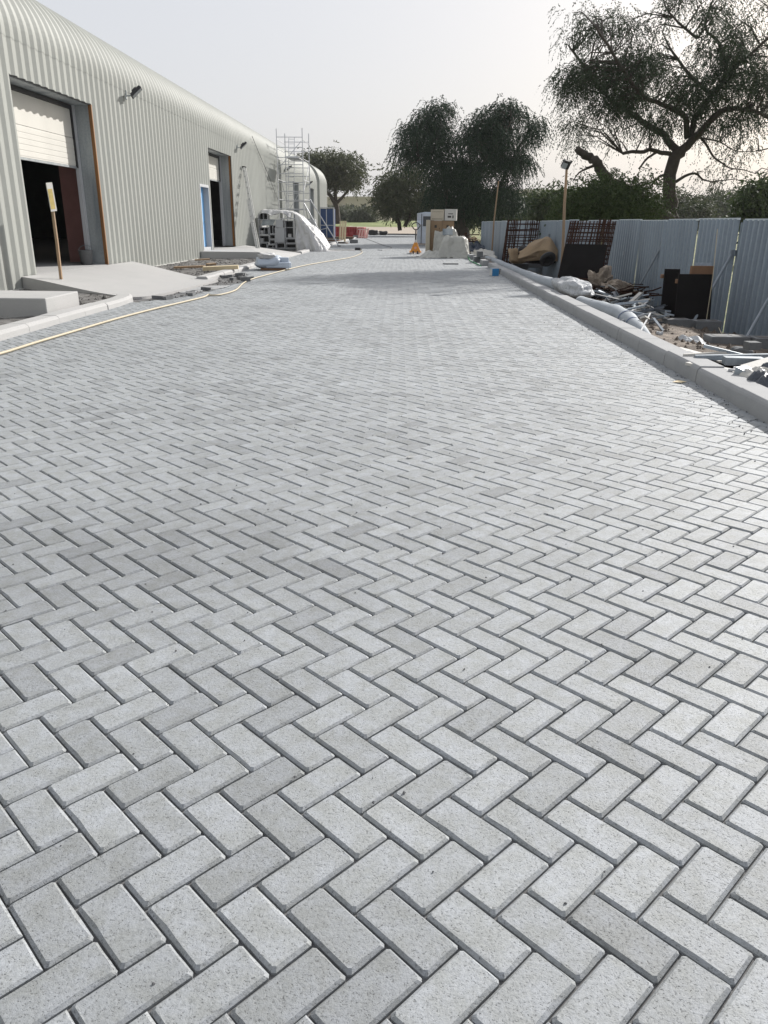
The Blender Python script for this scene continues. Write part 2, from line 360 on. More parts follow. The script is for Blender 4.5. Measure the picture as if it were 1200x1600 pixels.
# which 300 show largest: nearest ones inside the frame
cx, cy = ctr[:, 0], ctr[:, 1]
wx = math.cos(YAW)*cx+math.sin(YAW)*cy; wy = -math.sin(YAW)*cx+math.cos(YAW)*cy
zc = wy*math.cos(PITCH)+CAM_H*math.sin(PITCH); yc = wy*math.sin(PITCH)-CAM_H*math.cos(PITCH)
px = 600+FPX*wx/zc; py = 800-FPX*yc/zc
vis = (px > -20) & (px < 1220) & (py < 1650) & (wy > 0)
order = np.argsort(np.where(vis, wy, 1e6))[:300]
for k in order:
    o = link('paver', pm[random.randrange(14)], road, (cx[k], cy[k], random.gauss(0, .0007)))
    o.rotation_euler = (random.gauss(0, .0035), random.gauss(0, .0035), (angU if ori[k] else angD)+random.gauss(0, .004)+(math.pi if random.random() < .5 else 0))
rest = np.setdiff1d(np.arange(len(cx)), order)
n = len(rest); hl, hw, ch, dz = U-.0022, U/2-.0021, .0058, .0052
lx = np.array([-1, 1, 1, -1.]); ly = np.array([-1, -1, 1, 1.])
ringX = np.concatenate([hl*lx, hl*lx, (hl-ch)*lx]); ringY = np.concatenate([hw*ly, hw*ly, (hw-ch)*ly]); ringZ = np.array([-.03]*4+[-dz]*4+[0]*4)
a = np.where(ori[rest] > 0, angU, angD)+RNG.normal(0, .004, n); ca, sa = np.cos(a)[:, None], np.sin(a)[:, None]
tx, ty = RNG.normal(0, .0026, (n, 1)), RNG.normal(0, .0026, (n, 1))
jx = ringX+RNG.normal(0, .0006, (n, 12)); jy = ringY+RNG.normal(0, .0006, (n, 12))
V = np.stack([ca*jx-sa*jy+cx[rest, None], sa*jx+ca*jy+cy[rest, None], ringZ+tx*ringX+ty*ringY+RNG.normal(0, .0007, (n, 1))], -1).reshape(-1, 3)
f1 = np.array([[i, (i+1) % 4, 4+(i+1) % 4, 4+i] for i in range(4)]+[[4+i, 4+(i+1) % 4, 8+(i+1) % 4, 8+i] for i in range(4)]+[[8, 9, 10, 11]])
F = (f1[None]+12*np.arange(n)[:, None, None]).reshape(-1, 4)
tone = np.repeat(RNG.random(n), 9)
o = link('paver', npmesh('paver_field', V, F, m_paver_s, tone), road); o['kind'] = 'stuff'

# ---- kerbs: a run of stones swept along a path
def kerb(name, path, prof, stone, mat, gap=.006, base=-.1):
    """prof: (offset to the right of travel, z)"""
    root = None; pts = [Vector((x, y, 0)) for x, y in path]
    L = [0]
    for a, b in zip(pts, pts[1:]): L.append(L[-1]+(b-a).length)
    def at(s):
        for i in range(len(pts)-1):
            if s <= L[i+1] or i == len(pts)-2:
                t = (s-L[i])/(L[i+1]-L[i]); return pts[i].lerp(pts[i+1], t), (pts[i+1]-pts[i]).normalized()
    nst = max(1, round(L[-1]/stone)); st = L[-1]/nst
    root = MB(); root.tube([p+Vector((0, 0, -.09)) for p in pts], .03, 4); root = struct(name, root, mat)
    for k in range(nst):
        s0, s1 = k*st+gap/2, (k+1)*st-gap/2
        ss = [s0]+[x for x in L if s0 < x < s1]+[s1]
        jx_, jz_ = random.gauss(0, .003), random.gauss(0, .003)
        mb = MB(); m = len(prof); vs = []
        for s in ss:
            p, t = at(s); q = Vector((t.y, -t.x, 0))
            vs += [p+q*(o_+jx_)+Vector((0, 0, z_+(jz_ if z_ > 0 else 0))) for o_, z_ in prof]
        fs = [(i*m+j, i*m+(j+1) % m, (i+1)*m+(j+1) % m, (i+1)*m+j) for i in range(len(ss)-1) for j in range(m)]
        fs += [tuple(range(m))[::-1], tuple(range((len(ss)-1)*m, len(ss)*m))]
        mb.add(vs, fs); p = part('kerb_stone', mb, mat, root); bev(p, .006, 2)
    return root
KP = [(0,-.05),(.010,.105),(.016,.122),(.034,.143),(.25,.143),(.25,-.05)]
rk = kerb('kerb', [(2.605, y) for y in (2.43, 26.6)], KP, .925, m_kerb)
LKP = [(0,-.05),(.008,.065),(.02,.085),(.05,.105),(.27,.105),(.27,-.05)]
LKPn = [(-o_, z_) for o_, z_ in LKP]
kerb('kerb_edging', [(-4.72,-2),(-4.72,13.0),(-4.74,13.5),(-4.80,13.95),(-4.93,14.3)], LKPn, .9, m_concrete)
kerb('kerb_edging', [(-4.70,18.95),(-4.70,29.6)], LKPn, .9, m_concrete)
kerb('kerb_edging', [(-4.70,36.2),(-4.70,97)], LKPn, .95, m_concrete)
kerb('road_end_kerb', [(ROAD_END*0-4.9, ROAD_END+.02),(14, ROAD_END+.02)], [(-.0,-.05),(.0,.16),(-.2,.16),(-.2,-.05)], 1., m_stone)

def smooth(pts, k=3):
    out = []
    for i in range(len(pts)-1):
        p0, p1, p2, p3 = pts[max(i-1, 0)], pts[i], pts[i+1], pts[min(i+2, len(pts)-1)]
        for j in range(k):
            t = j/k; out.append(.5*((2*p1)+(p2-p0)*t+(2*p0-5*p1+4*p2-p3)*t*t+(3*p1-p0-3*p2+p3)*t**3))
    return out+[pts[-1]]
# ---- left apron: beds, driveways, edging
def bed(name, poly, z, seed, lab=None):
    xs = [p[0] for p in poly]; ysx = [p[1] for p in poly]; x0, x1, y0, y1 = min(xs), max(xs), min(ysx), max(ysx)
    nx, ny = max(6, int((x1-x0)/.12)), max(6, int((y1-y0)/.12)); mb = MB()
    gx = [x0+(x1-x0)*i/nx for i in range(nx+1)]; gy = [y0+(y1-y0)*i/ny for i in range(ny+1)]
    vs = [(x, y, z+.03*nz((x*1.6, y*1.6, seed))+.018*nz((x*6, y*6, seed))) for y in gy for x in gx]
    fs = [(j*(nx+1)+i, j*(nx+1)+i+1, (j+1)*(nx+1)+i+1, (j+1)*(nx+1)+i) for j in range(ny) for i in range(nx) if inpoly(np.array((gx[i]+gx[i+1])/2), np.array((gy[j]+gy[j+1])/2), poly)]
    mb.add(vs, fs); return struct(name, mb, m_soil, True)
WX = -7.55
bed('soil_bed', [(-7.6,-2),(-4.9,-2),(-4.9,14.2),(-5.3,14.9),(-6.0,15.5),(-7.6,15.6)], .045, 1)
bed('soil_bed', [(-7.6,19),(-6.2,20),(-4.85,18.7),(-4.85,29.9),(-7.6,29.9)], .05, 2)
bed('soil_bed', [(-7.6,36.5),(-4.85,36.5),(-4.85,97),(-7.6,97)], .02, 3)
bed('dug_soil', [(-5.2,13.3),(-4.1,13.3),(-3.8,16),(-3.75,19),(-4.1,22.2),(-5.2,22.2)], -.022, 4)
def slab(name, poly, ztop, mat=m_concrete, zb=-.1):
    mb = MB(); mb.prism(poly, zb, ztop); o = struct(name, mb, mat); bev(o, .012); return o
def apron(Wl, Rd, zw, zr, n=14):
    Wl = smooth([Vector((*p, 0)) for p in Wl], 6); Rd = smooth([Vector((*p, 0)) for p in Rd], 6)
    def pick(L, u): q = u*(len(L)-1); i = min(int(q), len(L)-2); return L[i].lerp(L[i+1], q-i)
    def top(u, v): p = pick(Wl, u).lerp(pick(Rd, u), v); return (p.x, p.y, zr+(zw-zr)*(1-sm(-.25, 1, v))/(1-sm(-.25, 1, 0)))
    mb = MB(); mb.grid(top, 2*n, n)
    for f in (lambda u, v: top(0, u), lambda u, v: top(1, u), lambda u, v: top(u, 1)):
        mb.grid(lambda u, v, f=f: (*f(u, v)[:2], f(u, v)[2] if v == 0 else -.1), 2*n, 1)
    return struct('driveway', mb, m_concrete)
apron([(-7.5,15.55),(-7.5,17.5),(-7.5,19.5),(-7.5,22.0)], [(-4.93,14.32),(-4.72,14.6),(-4.55,16.2),(-4.46,18.95)], .28, .035)
slab('driveway', [(-7.5,29.45),(-5.45,29.75),(-4.72,30.0),(-4.72,36.0),(-7.5,37.6)], [.30,.29,.04,.04,.30])
slab('edging_strip', [(-4.50,15.75),(-4.36,15.6),(-3.95,17.25),(-3.92,17.75),(-4.44,17.4)], [.01,.0,.005,.005,.012], m_kerb)

# ================================================================== BUILDINGS
def cladding(y0, y1, wx, holes, r, zc, pitch=1/3, hgt=.042, zb=.06):
    """ribbed sheet-steel wall that bends over into the roof; holes: (ya, yb, za, zb)"""
    prof = [(0,0),(.066,0),(.160,1),(.235,1),(.330,0)]
    ys = set()
    k = math.floor(y0/pitch)
    while k*pitch < y1:
        for a, b in prof: ys.add((round(k*pitch+a, 4), b))
        k += 1
    ys = sorted(p for p in ys if y0 <= p[0] <= y1)
    ys = [(y0, 0)]+ys+[(y1, 0)]
    for h in holes:
        for e in h[:2]:
            if all(abs(p[0]-e) > .004 for p in ys):
                a = max((p for p in ys if p[0] < e)); b = min((p for p in ys if p[0] > e)); t = (e-a[0])/(b[0]-a[0]); ys.append((e, a[1]+(b[1]-a[1])*t)); ys.sort()
    zs = sorted({zb, 1.2, 2.4, zc}|{z for h in holes for z in h[2:] if z > zb})
    sec = [(0., z, 1., 0.) for z in zs]
    for i in range(1, 19):
        a = R(4.4*i); sec.append((-r+r*math.cos(a), zc+r*math.sin(a), math.cos(a), math.sin(a)))
    a = R(79.2); x, z = sec[-1][:2]; sec.append((x-7*math.sin(a), z+7*math.cos(a), math.cos(a), math.sin(a)))
    mb = MB(); m = len(sec); vs = []
    for y, b in ys:
        for sx, z, nx_, nz_ in sec: vs.append((wx+sx+nx_*b*hgt, y, z+nz_*b*hgt))
    fs = []
    for i in range(len(ys)-1):
        ym = (ys[i][0]+ys[i+1][0])/2
        for j in range(m-1):
            zm = (sec[j][1]+sec[j+1][1])/2
            if j < len(zs)-1 and any(h[0] < ym < h[1] and h[2] < zm < h[3] for h in holes): continue
            fs.append((i*m+j, i*m+j+1, (i+1)*m+j+1, (i+1)*m+j))
    mb.add(vs, fs)
    # the curved eave sheets lap over the wall sheets by a hand's width
    j0 = len(zs)-1; sr = [(0., zc-.13, 1., 0.)]+sec[j0:]; m2 = len(sr); rf = MB()
    rf.add([(wx+sx+nx_*(b*hgt+.005), y, z+nz_*(b*hgt+.005)) for y, b in ys for sx, z, nx_, nz_ in sr], [(i*m2+j, i*m2+j+1, (i+1)*m2+j+1, (i+1)*m2+j) for i in range(len(ys)-1) for j in range(m2-1)])
    keep = set(range(j0+1)); mb.f = [f for f in mb.f if all(v % m in keep for v in f)]; mb.mi = [0]*len(mb.f)
    return mb, sec, rf
def end_wall(y, wx, sec, zb=.06, t=.06):
    pr_ = [(wx+s[0], s[1]) for s in sec]+[(wx-16, sec[-1][1]), (wx-16, zb)]
    n = len(pr_); mb = MB()
    mb.add([(x, y, z) for x, z in pr_]+[(x, y+t, z) for x, z in pr_], [tuple(range(n)), tuple(range(n, 2*n))[::-1]]+[(i, (i+1) % n, n+(i+1) % n, n+i) for i in range(n)])
    return mb
DEP = .45
def roller_bay(w, y0, y1, zf, zt, panel_bottom, nsec, timber=True):
    """lined opening with an overhead sectional door pulled part-way up; children of the warehouse empty w"""
    L = w.location
    mbx = lambda *a: MB().box(*a)
    wx = WX
    off = Matrix.Translation(-L)
    def pt(name, mb, mat, par, **k):
        mb.v = [tuple(Vector(v)-L) for v in mb.v]; return part(name, mb, mat, par, **k)
    pt('jamb', mbx(wx-DEP, wx-.075, y1-.012, y1+.02, zf, zt), m_galv, w)
    pt('jamb', mbx(wx-DEP, wx-.012, y0-.02, y0+.012, zf, zt), m_galv, w)
    pt('timber_edge', mbx(wx-.072, wx+.004, y1-.035, y1+.02, zf, zt), m_timber if timber else m_trim, w)
    pt('soffit', mbx(wx-.06, wx-.015, y0, y1-.05, zt-.012, zt+.03), m_block if timber else m_trim, w)
    pt('lintel', mbx(wx-DEP, wx-.065, y0, y1-.02, zt-.02, zt+.03), m_galv, w)
    d = thing_child('sectional_door', w)
    xd = wx-DEP-.02
    pt('door_track', MB().box(xd-.04, xd+.05, y1-.10, y1-.03, zf, zt-.02).box(xd+.052, xd+.075, y1-.075, y1-.03, zf, zt-.02), m_lgrey, d)
    pt('door_track', mbx(xd-.04, xd+.05, y0+.03, y0+.10, zf, zt-.02), m_black, d)
    pt('door_seal', MB().box(xd-.005, xd+.035, y1-.16, y1-.102, panel_bottom-.03, zt-.03).box(xd-.005, xd+.035, y0+.10, y1-.165, zt-.115, zt-.03), m_black, d)
    h = (zt-.115-panel_bottom)/nsec
    for k in range(nsec):
        za, zb_ = panel_bottom+k*h+.004, panel_bottom+(k+1)*h-.004
        mb = MB(); mb.box(xd-.04, xd, y0+.102, y1-.165, za, zb_)
        if k == 0:
            for q in range(5): mb.box(xd+.001, xd+.006, y0+.102, y1-.165, za+.03+q*(zb_-za-.04)/5, za+.03+(q+1)*(zb_-za-.04)/5-.014)
        pt('door_section', mb, m_dpanel, d, bevel=.003)
    pt('bottom_seal', mbx(xd-.045, xd+.012, y0+.102, y1-.165, panel_bottom-.045, panel_bottom), m_galv, d)
    # hollow beyond: floor, ceiling track
def thing_child(name, par):
    me = bpy.data.meshes.new(name); mb = MB().box(-.01,.01,-.01,.01,0,.02); me = mb.mesh(name, m_black); return link(name, me, par)
def shell(w, y0, y1):
    L = w.location; wx = WX
    def pt(name, mb, mat): mb.v = [tuple(Vector(v)-L) for v in mb.v]; return part(name, mb, mat, w)
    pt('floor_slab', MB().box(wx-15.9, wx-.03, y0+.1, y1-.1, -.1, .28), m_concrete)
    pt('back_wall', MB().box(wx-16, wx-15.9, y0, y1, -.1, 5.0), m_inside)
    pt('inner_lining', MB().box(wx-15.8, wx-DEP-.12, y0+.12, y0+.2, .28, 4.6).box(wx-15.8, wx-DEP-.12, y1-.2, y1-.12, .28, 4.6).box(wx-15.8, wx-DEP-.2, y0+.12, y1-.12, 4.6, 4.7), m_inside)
def warehouse(label, y0, y1, holes, r, zb=.06):
    w = thing('warehouse', label, 'building', (WX, y0, 0)); L = w.location
    mb, sec, rf = cladding(y0, y1, WX, holes, r, 5.39-.597*r, zb=zb)
    mb.v = [tuple(Vector(v)-L) for v in mb.v]; part('ribbed_cladding', mb, m_wall, w)
    rf.v = [tuple(Vector(v)-L) for v in rf.v]; part('curved_roof', rf, m_wall, w)
    for y in (y0-.06, y1):
        e = end_wall(y, WX, sec); e.v = [tuple(Vector(v)-L) for v in e.v]; part('end_wall', e, m_wall, w)
    prev = y0
    for h in sorted(holes)+[(y1, y1, 0, 0)]:
        if h[0]-prev > .05: part('base_flashing', MB().box(-.02, .06, prev+.01-y0, h[0]-.01-y0, zb-.035, zb+.004), m_trim, w)
        prev = max(prev, h[1])
    tr = MB()
    for y in (y1+.055,):
        vs = [];
        for s in sec[:-1]:
            for q, o_ in ((0,.03),(.05,.03)): vs.append((WX+s[0]+s[2]*o_, y+q, s[1]+s[3]*o_))
        tr.add(vs, [(2*i, 2*i+1, 2*i+3, 2*i+2) for i in range(len(sec)-2)])
    tr.v = [tuple(Vector(v)-L) for v in tr.v]; part('end_trim', tr, m_trim, w)
    return w
D1 = (16.22, 20.35, .0, 3.88); D2 = (31.55, 35.58, .0, 3.90); BD = (29.93, 31.27, .0, 2.58)
wa = warehouse('long ivory ribbed steel warehouse with curved eave and two roller doors', -6, 48.3, [D1, D2, BD], 1.25)
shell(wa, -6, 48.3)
roller_bay(wa, D1[0], D1[1], .28, D1[3], 2.53, 2)
roller_bay(wa, D2[0], D2[1], .33, D2[3], 2.92, 2)
def rel(mb, w): mb.v = [tuple(Vector(v)-w.location) for v in mb.v]; return mb
part('partition', rel(MB().box(-8.96, -8.02, 21.4, 21.5, .28, 4.5), wa), m_pink, wa)
# personnel door
pd = thing_child('side_door', wa); pd['label'] = 'sky blue side door in a white frame'
part('door_frame', rel(MB().box(WX-.2, WX+.055, BD[0], BD[0]+.09, .1, 2.58).box(WX-.2, WX+.055, BD[1]-.07, BD[1], .1, 2.58).box(WX-.2, WX+.055, BD[0]+.092, BD[1]-.072, 2.49, 2.58), wa), m_lgrey, pd, bevel=.004)
part('door_leaf', rel(MB().box(WX-.19, WX-.15, BD[0]+.095, BD[1]-.075, .42, 2.485), wa), m_blue, pd)
part('threshold', rel(MB().box(WX-.2, WX+.02, BD[0]+.095, BD[1]-.075, .1, .41), wa), m_lgrey, pd)
part('handle', rel(MB().tube([(WX-.15, 31.02, 1.3), (WX-.09, 31.02, 1.3), (WX-.09, 30.9, 1.3)], .014, 6), wa), m_galv, pd)
DB = (54.2, 57.4, .0, 3.80); DB2 = (63.2, 66.4, .0, 3.78)
wb = warehouse('second ivory warehouse block behind the scaffold tower', 49.7, 68.4, [DB, DB2], 2.1); shell(wb, 49.7, 68.4)
for d in (DB, DB2):
    roller_bay(wb, d[0], d[1], .28, d[3], 3.2, 1, False)
    gl = part('glazed_screen', rel(MB().box(WX-.40, WX-.36, d[0]+.15, d[1]-.2, .28, 3.15), wb), m_bwin, wb)
    for z_ in (.9, 1.5, 2.1, 2.7): part('transom', rel(MB().box(WX-.355, WX-.32, d[0]+.15, d[1]-.2, z_, z_+.06), wb), m_trim, gl)
    part('mullion', rel(MB().box(WX-.318, WX-.30, (d[0]+d[1])/2-.03, (d[0]+d[1])/2+.03, .28, 3.15), wb), m_trim, gl)
part('gap_flashing', rel(MB().box(WX-12, WX-.8, 48.4, 49.6, 4.6, 4.66), wb), m_galv, wb)
wc = warehouse('farthest ivory warehouse block, only its rounded corner showing', 70.6, 76.4, [], 1.6); wc.location.x = WX+.02

# floodlights on brackets
def flood(y, z, label, s=1.):
    t = thing('floodlight', label, 'floodlight', (WX+.045, y, z), 0, 'floodlights along the warehouse wall'); t.scale = (.72, .72, .72)
    part('bracket', MB().box(0, .03, -.07, .07, -.16, .02).tube([(.02, 0, -.04), (.30, .04, -.02)], .022, 6).box(.02, .06, -.03, .03, .0, .14), m_galv, t)
    k = MB(); k.M = Matrix.Translation((.42, .06, .06)) @ Euler((R(-8), R(-42), R(18))).to_matrix().to_4x4()
    k.box(-.24, .24, -.2, .2, -.0, .07)
    for q in range(7): k.box(-.22, .22, -.18+q*.06-.008, -.18+q*.06+.008, .071, .11)
    k.box(-.1, .1, -.12, .12, .111, .17)
    part('housing', k, m_black, t, bevel=.006)
    g = MB(); g.M = k.M; g.box(-.2, .2, -.16, .16, -.012, -.002); part('lens', g, m_glass, t)
    return t
flood(22.75, 4.42, 'black floodlight on the wall beside the nearest roller door')
flood(36.9, 4.35, 'black floodlight high on the wall right of the second roller door')
flood(50.8, 4.3, 'small black floodlight seen through the scaffold tower, left of its middle')
flood(61.6, 3.95, 'black floodlight right of the scaffold above the farthest door')
# thin cable down the wall
single('cable', MB().tube([AX(394, 213, WX+.07), AX(405, 240, WX+.1), AX(420, 275, WX+.12), AX(434, 312, WX+.1)], .012, 5), m_black, 'thin dark cable hanging slantwise down the warehouse wall', 'cable')

# far buildings behind the trees
def villa(name, label, x, y, w, d, h, nwin):
    t = thing(name, label, 'building', (x, y, far_h(y)-.3))
    part('wall', MB().box(-w/2, w/2, 0, d, 0, h), m_tan, t); part('parapet', MB().box(-w/2-.15, w/2+.15, -.15, d+.15, h, h+.5), m_tan, t)
    for k in range(nwin):
        xx = -w/2+w*(k+.5)/nwin; f = part('window', MB().box(xx-.6, xx+.6, -.05, .02, h*.45, h*.75), m_tan, t); part('pane', MB().box(xx-.5, xx+.5, -.08, -.055, h*.47, h*.73), m_bwin, f)
    return t
villa('villa', 'tan flat roofed house behind the hedge at the end of the road', -9.8, 205, 11, 9, 5.4, 4)
villa('villa', 'long tan wall of a low house left of the flat roofed one', -21, 215, 12, 9, 5.6, 4)
villa('villa', 'pale distant house top showing over trees right of the willows', 38, 260, 16, 10, 9.5, 4)

# ================================================================== FENCE
def fence_y(u, v=346):
    lo, hi = 6., 60.
    d = ray(u, v); k = d[0]/d[1]
    for _ in range(50):
        m = (lo+hi)/2
        if fx(m)-k*m > 0: lo = m
        else: hi = m
    return lo
fence = thing('site_fence', 'blue grey corrugated steel hoarding fence along the right side', 'fence', (0,0,0))
cuts = [(1275,0),(1157,0),(1090,0),(1045,0),(1001,0),(967,0)]
yj = [5.9, 7.2, 8.5, 9.75, fence_y(1157), fence_y(1090), fence_y(1045), fence_y(1001), fence_y(967)]
while yj[-1] < 43: yj.append(yj[-1]+1.22)
for i in range(len(yj)-1):
    ya, yb = yj[i], yj[i+1]; ga, gb = [.065 if q in (4, 5, 7) else .012 for q in (i, i+1)]
    ya += ga/2; yb -= gb/2; L = math.hypot(yb-ya, fx(yb)-fx(ya))
    hgt = 1.84+random.uniform(-.012, .012); z0 = -.41+random.uniform(-.01, .01)
    a = Vector((fx(ya)+random.uniform(-.02, .05), ya, z0)); b = Vector((fx(yb)+random.uniform(-.02, .07), yb, z0)); t = (b-a).normalized(); nn = Vector((-t.y, t.x, 0))
    if nn.x > 0: nn = -nn
    L = (b-a).length; mb = MB(); vs = []; pitch = .15; k = 0; ss = []
    while k*pitch < L:
        for q, o_ in ((0,0),(.045,0),(.075,1),(.12,1)):
            s = k*pitch+q
            if s <= L: ss.append((s, o_))
        k += 1
    ss.append((L, 0)); lean = random.uniform(-.015, .03); tw = random.uniform(-.01, .02)
    for s, o_ in ss:
        for zz in (0, .5, 1): vs.append(a+t*s+nn*(.05*o_-lean*zz-tw*zz*s/L)+Vector((0, 0, hgt*zz)))
    mb.add(vs, [(3*j+q, 3*j+q+1, 3*j+q+4, 3*j+q+3) for j in range(len(ss)-1) for q in range(2)])
    p = part('sheet_panel', mb, m_fence, fence)
    top = MB(); c0 = a+nn*(.01-lean)+Vector((0, 0, hgt)); c1 = b+nn*(.01-lean-tw)+Vector((0, 0, hgt))
    top.tube([c0, c1], .022, 4); part('top_trim', top, m_fencetop, p)
    post = MB(); post.box(-.03, .03, -.03, .03, -.1, 1.80); post.v = [tuple(Vector(v)+a-nn*.06) for v in post.v]; part('post', post, m_pipe, fence)
for (fu, fv), (tu, tv) in [((1165,530),(1232,428)),((1085,500),(1152,396)),((990,463),(1041,383)),((958,440),(982,396)),((933,432),(960,374)),((838,398),(862,368)),((826,392),(846,366)),((803,388),(818,366))]:
    f = G(fu, fv, .0); y = fence_y(tu); t = AY(tu, tv, y); t.x -= .08
    while f.z > dirt_z(f.x, f.y)-.05 and (f-t).length < 3: f = f+(f-t)*.03
    part('brace', MB().tube([f, t], .021 if fu > 1000 else .018, 7), m_pipe, fence)
    part('clamp', MB().box(t.x-.03, t.x+.05, t.y-.04, t.y+.04, t.z-.04, t.z+.05), m_pipe, fence)
rope = MB().tube([AY(1132, 358, 12.1)-Vector((.1,0,0)), AY(1125, 430, 12)-Vector((.1,0,0)), AY(1119, 505, 11.9)-Vector((.15,0,0)), G(1122, 510, 0), G(1128, 522, .02), G(1145, 530, .02)], .0055, 5)
single('rope', rope, m_hose, 'thin white rope hanging down the fence joint to the ground', 'rope')

# ================================================================== TREES
def tube_mesh(mb, pts, r0, r1, n=7): mb.tube(pts, [r0+(r1-r0)*i/(len(pts)-1) for i in range(len(pts))], n)
def leaves(starts, dirs, L, droop, m, ll, lw, spread, rng):
    n = len(starts); t = (np.arange(m)+.5)/m
    Ls = L*rng.uniform(.5, 1.3, (n, 1, 1))
    p = starts[:, None, :]+dirs[:, None, :]*Ls*t[None, :, None]+np.array([0, 0, -1.])*(Ls*droop)*(t**2)[None, :, None]
    ax = dirs[:, None, :]+np.array([0, 0, -2.])*droop*t[None, :, None]
    ax = ax+rng.normal(0, spread, (n, m, 3)); ax /= np.linalg.norm(ax, axis=2, keepdims=True)
    p = (p+rng.normal(0, .028, (n, m, 3))*Ls).reshape(-1, 3); ax = ax.reshape(-1, 3); k = len(p)
    s = rng.normal(0, 1, (k, 3)); s -= ax*(s*ax).sum(1, keepdims=True); s /= np.linalg.norm(s, axis=1, keepdims=True)
    a = (ll*rng.uniform(.6, 1.3, (k, 1)))*ax; b = (lw*rng.uniform(.6, 1.3, (k, 1)))*s*.5
    V = np.stack([p, p+a*.45+b, p+a, p+a*.45-b], 1).reshape(-1, 3); F = np.arange(4*k).reshape(-1, 4)
    return V, F, np.clip(np.repeat(rng.random(n), m)*.6+rng.random(k)*.4, 0, 1)
def tree(name, label, cat, y, limbs, blobs, leafm, seed, strands=40, m=9, L=.9, droop=.9, ll=.16, lw=.035, clump=.45, spread=.35, group=None, dscale=1.0, twigs=True, per=1.0, base=None, rs=1., holes=0, hcut=-.05, flat=.75, warp=None):
    """limbs: (pixel polyline, r0, r1, depth drift); blobs: (u, v, ru, rv, depth, clumps)"""
    rng = np.random.default_rng(seed); rr = random.Random(seed); k = y/1295.
    base = base or AY(*limbs[0][0][0], y); t = thing(name, label, cat, base, 0, group); mb = MB(); nodes = []
    for li, (pl, r0, r1, dd) in enumerate(limbs):
        pts = [AY(u, v, y+dd*i/(max(1, len(pl)-1))) for i, (u, v) in enumerate(pl)]
        pts = smooth(pts, 3); pts = [p+Vector((rr.gauss(0, .03), rr.gauss(0, .05), rr.gauss(0, .02)))*min(1, r0*4) if i and i < len(pts)-1 else p for i, p in enumerate(pts)]
        if li == 0: pts[0] = pts[0]-Vector((0, 0, .4))
        tube_mesh(mb, pts, r0, r1, 8 if r0 > .1 else 5); nodes += pts
    S = []; D = []; tw = MB(); nd = np.array([tuple(p) for p in nodes])
    for u, v, ru, rv, dep, nc in blobs:
        u, v = warp(u, v) if warp else (u, v)
        c = AY(u, v, y); dep *= dscale; ru *= rs; rv *= rs
        for q in range(max(1, int(nc*per))):
            for tr_ in range(60):
                w = rng.uniform(-1, 1, 3)
                if w @ w > 1: continue
                if holes and tr_ < 50 and nz(((c.x+w[0]*ru*k)*holes, (c.y+w[1]*dep)*holes*.8, (c.z+w[2]*rv*k)*holes*1.2+seed)) < hcut: continue
                break
            w = w/max(1e-6, np.linalg.norm(w))*np.linalg.norm(w)**.6
            cc = np.array([c.x+w[0]*ru*k, c.y+w[1]*dep, c.z+w[2]*rv*k])
            ns = int(strands*rng.uniform(.5, 1.5)); o = rng.normal(0, clump, (ns, 3))*[1, 1, flat]
            S.append(cc+o); d = o/np.linalg.norm(o, axis=1, keepdims=True)+rng.normal(0, .5, (ns, 3)); d[:, 2] *= .5; d /= np.linalg.norm(d, axis=1, keepdims=True); D.append(d)
            if twigs:
                j = np.argmin(((nd-cc)**2).sum(1)+np.where(nd[:, 2] > cc[2]+.3, 4, 0)); a = Vector(nd[j]); b = Vector(cc); mid = a.lerp(b, .5)+Vector((rr.gauss(0,.12), rr.gauss(0,.12), .12*(b-a).length))
                tw.tube([a, mid, b], [.03*min(1.6, .5+(b-a).length*.3), .018, .006], 4, False)
    S = np.concatenate(S); D = np.concatenate(D)
    V, F, tone = leaves(S, D, L, droop, m, ll, lw, spread, rng)
    b0 = np.array(tuple(base))
    mb.v = [tuple(Vector(v)-base) for v in mb.v]; part('trunk', mb, m_bark, t, True)
    if twigs and tw.v: tw.v = [tuple(Vector(v)-base) for v in tw.v]; part('branches', tw, m_bark, t)
    link('crown', npmesh('crown', V-b0, F, leafm, tone), t)
    return t
YB = 30.
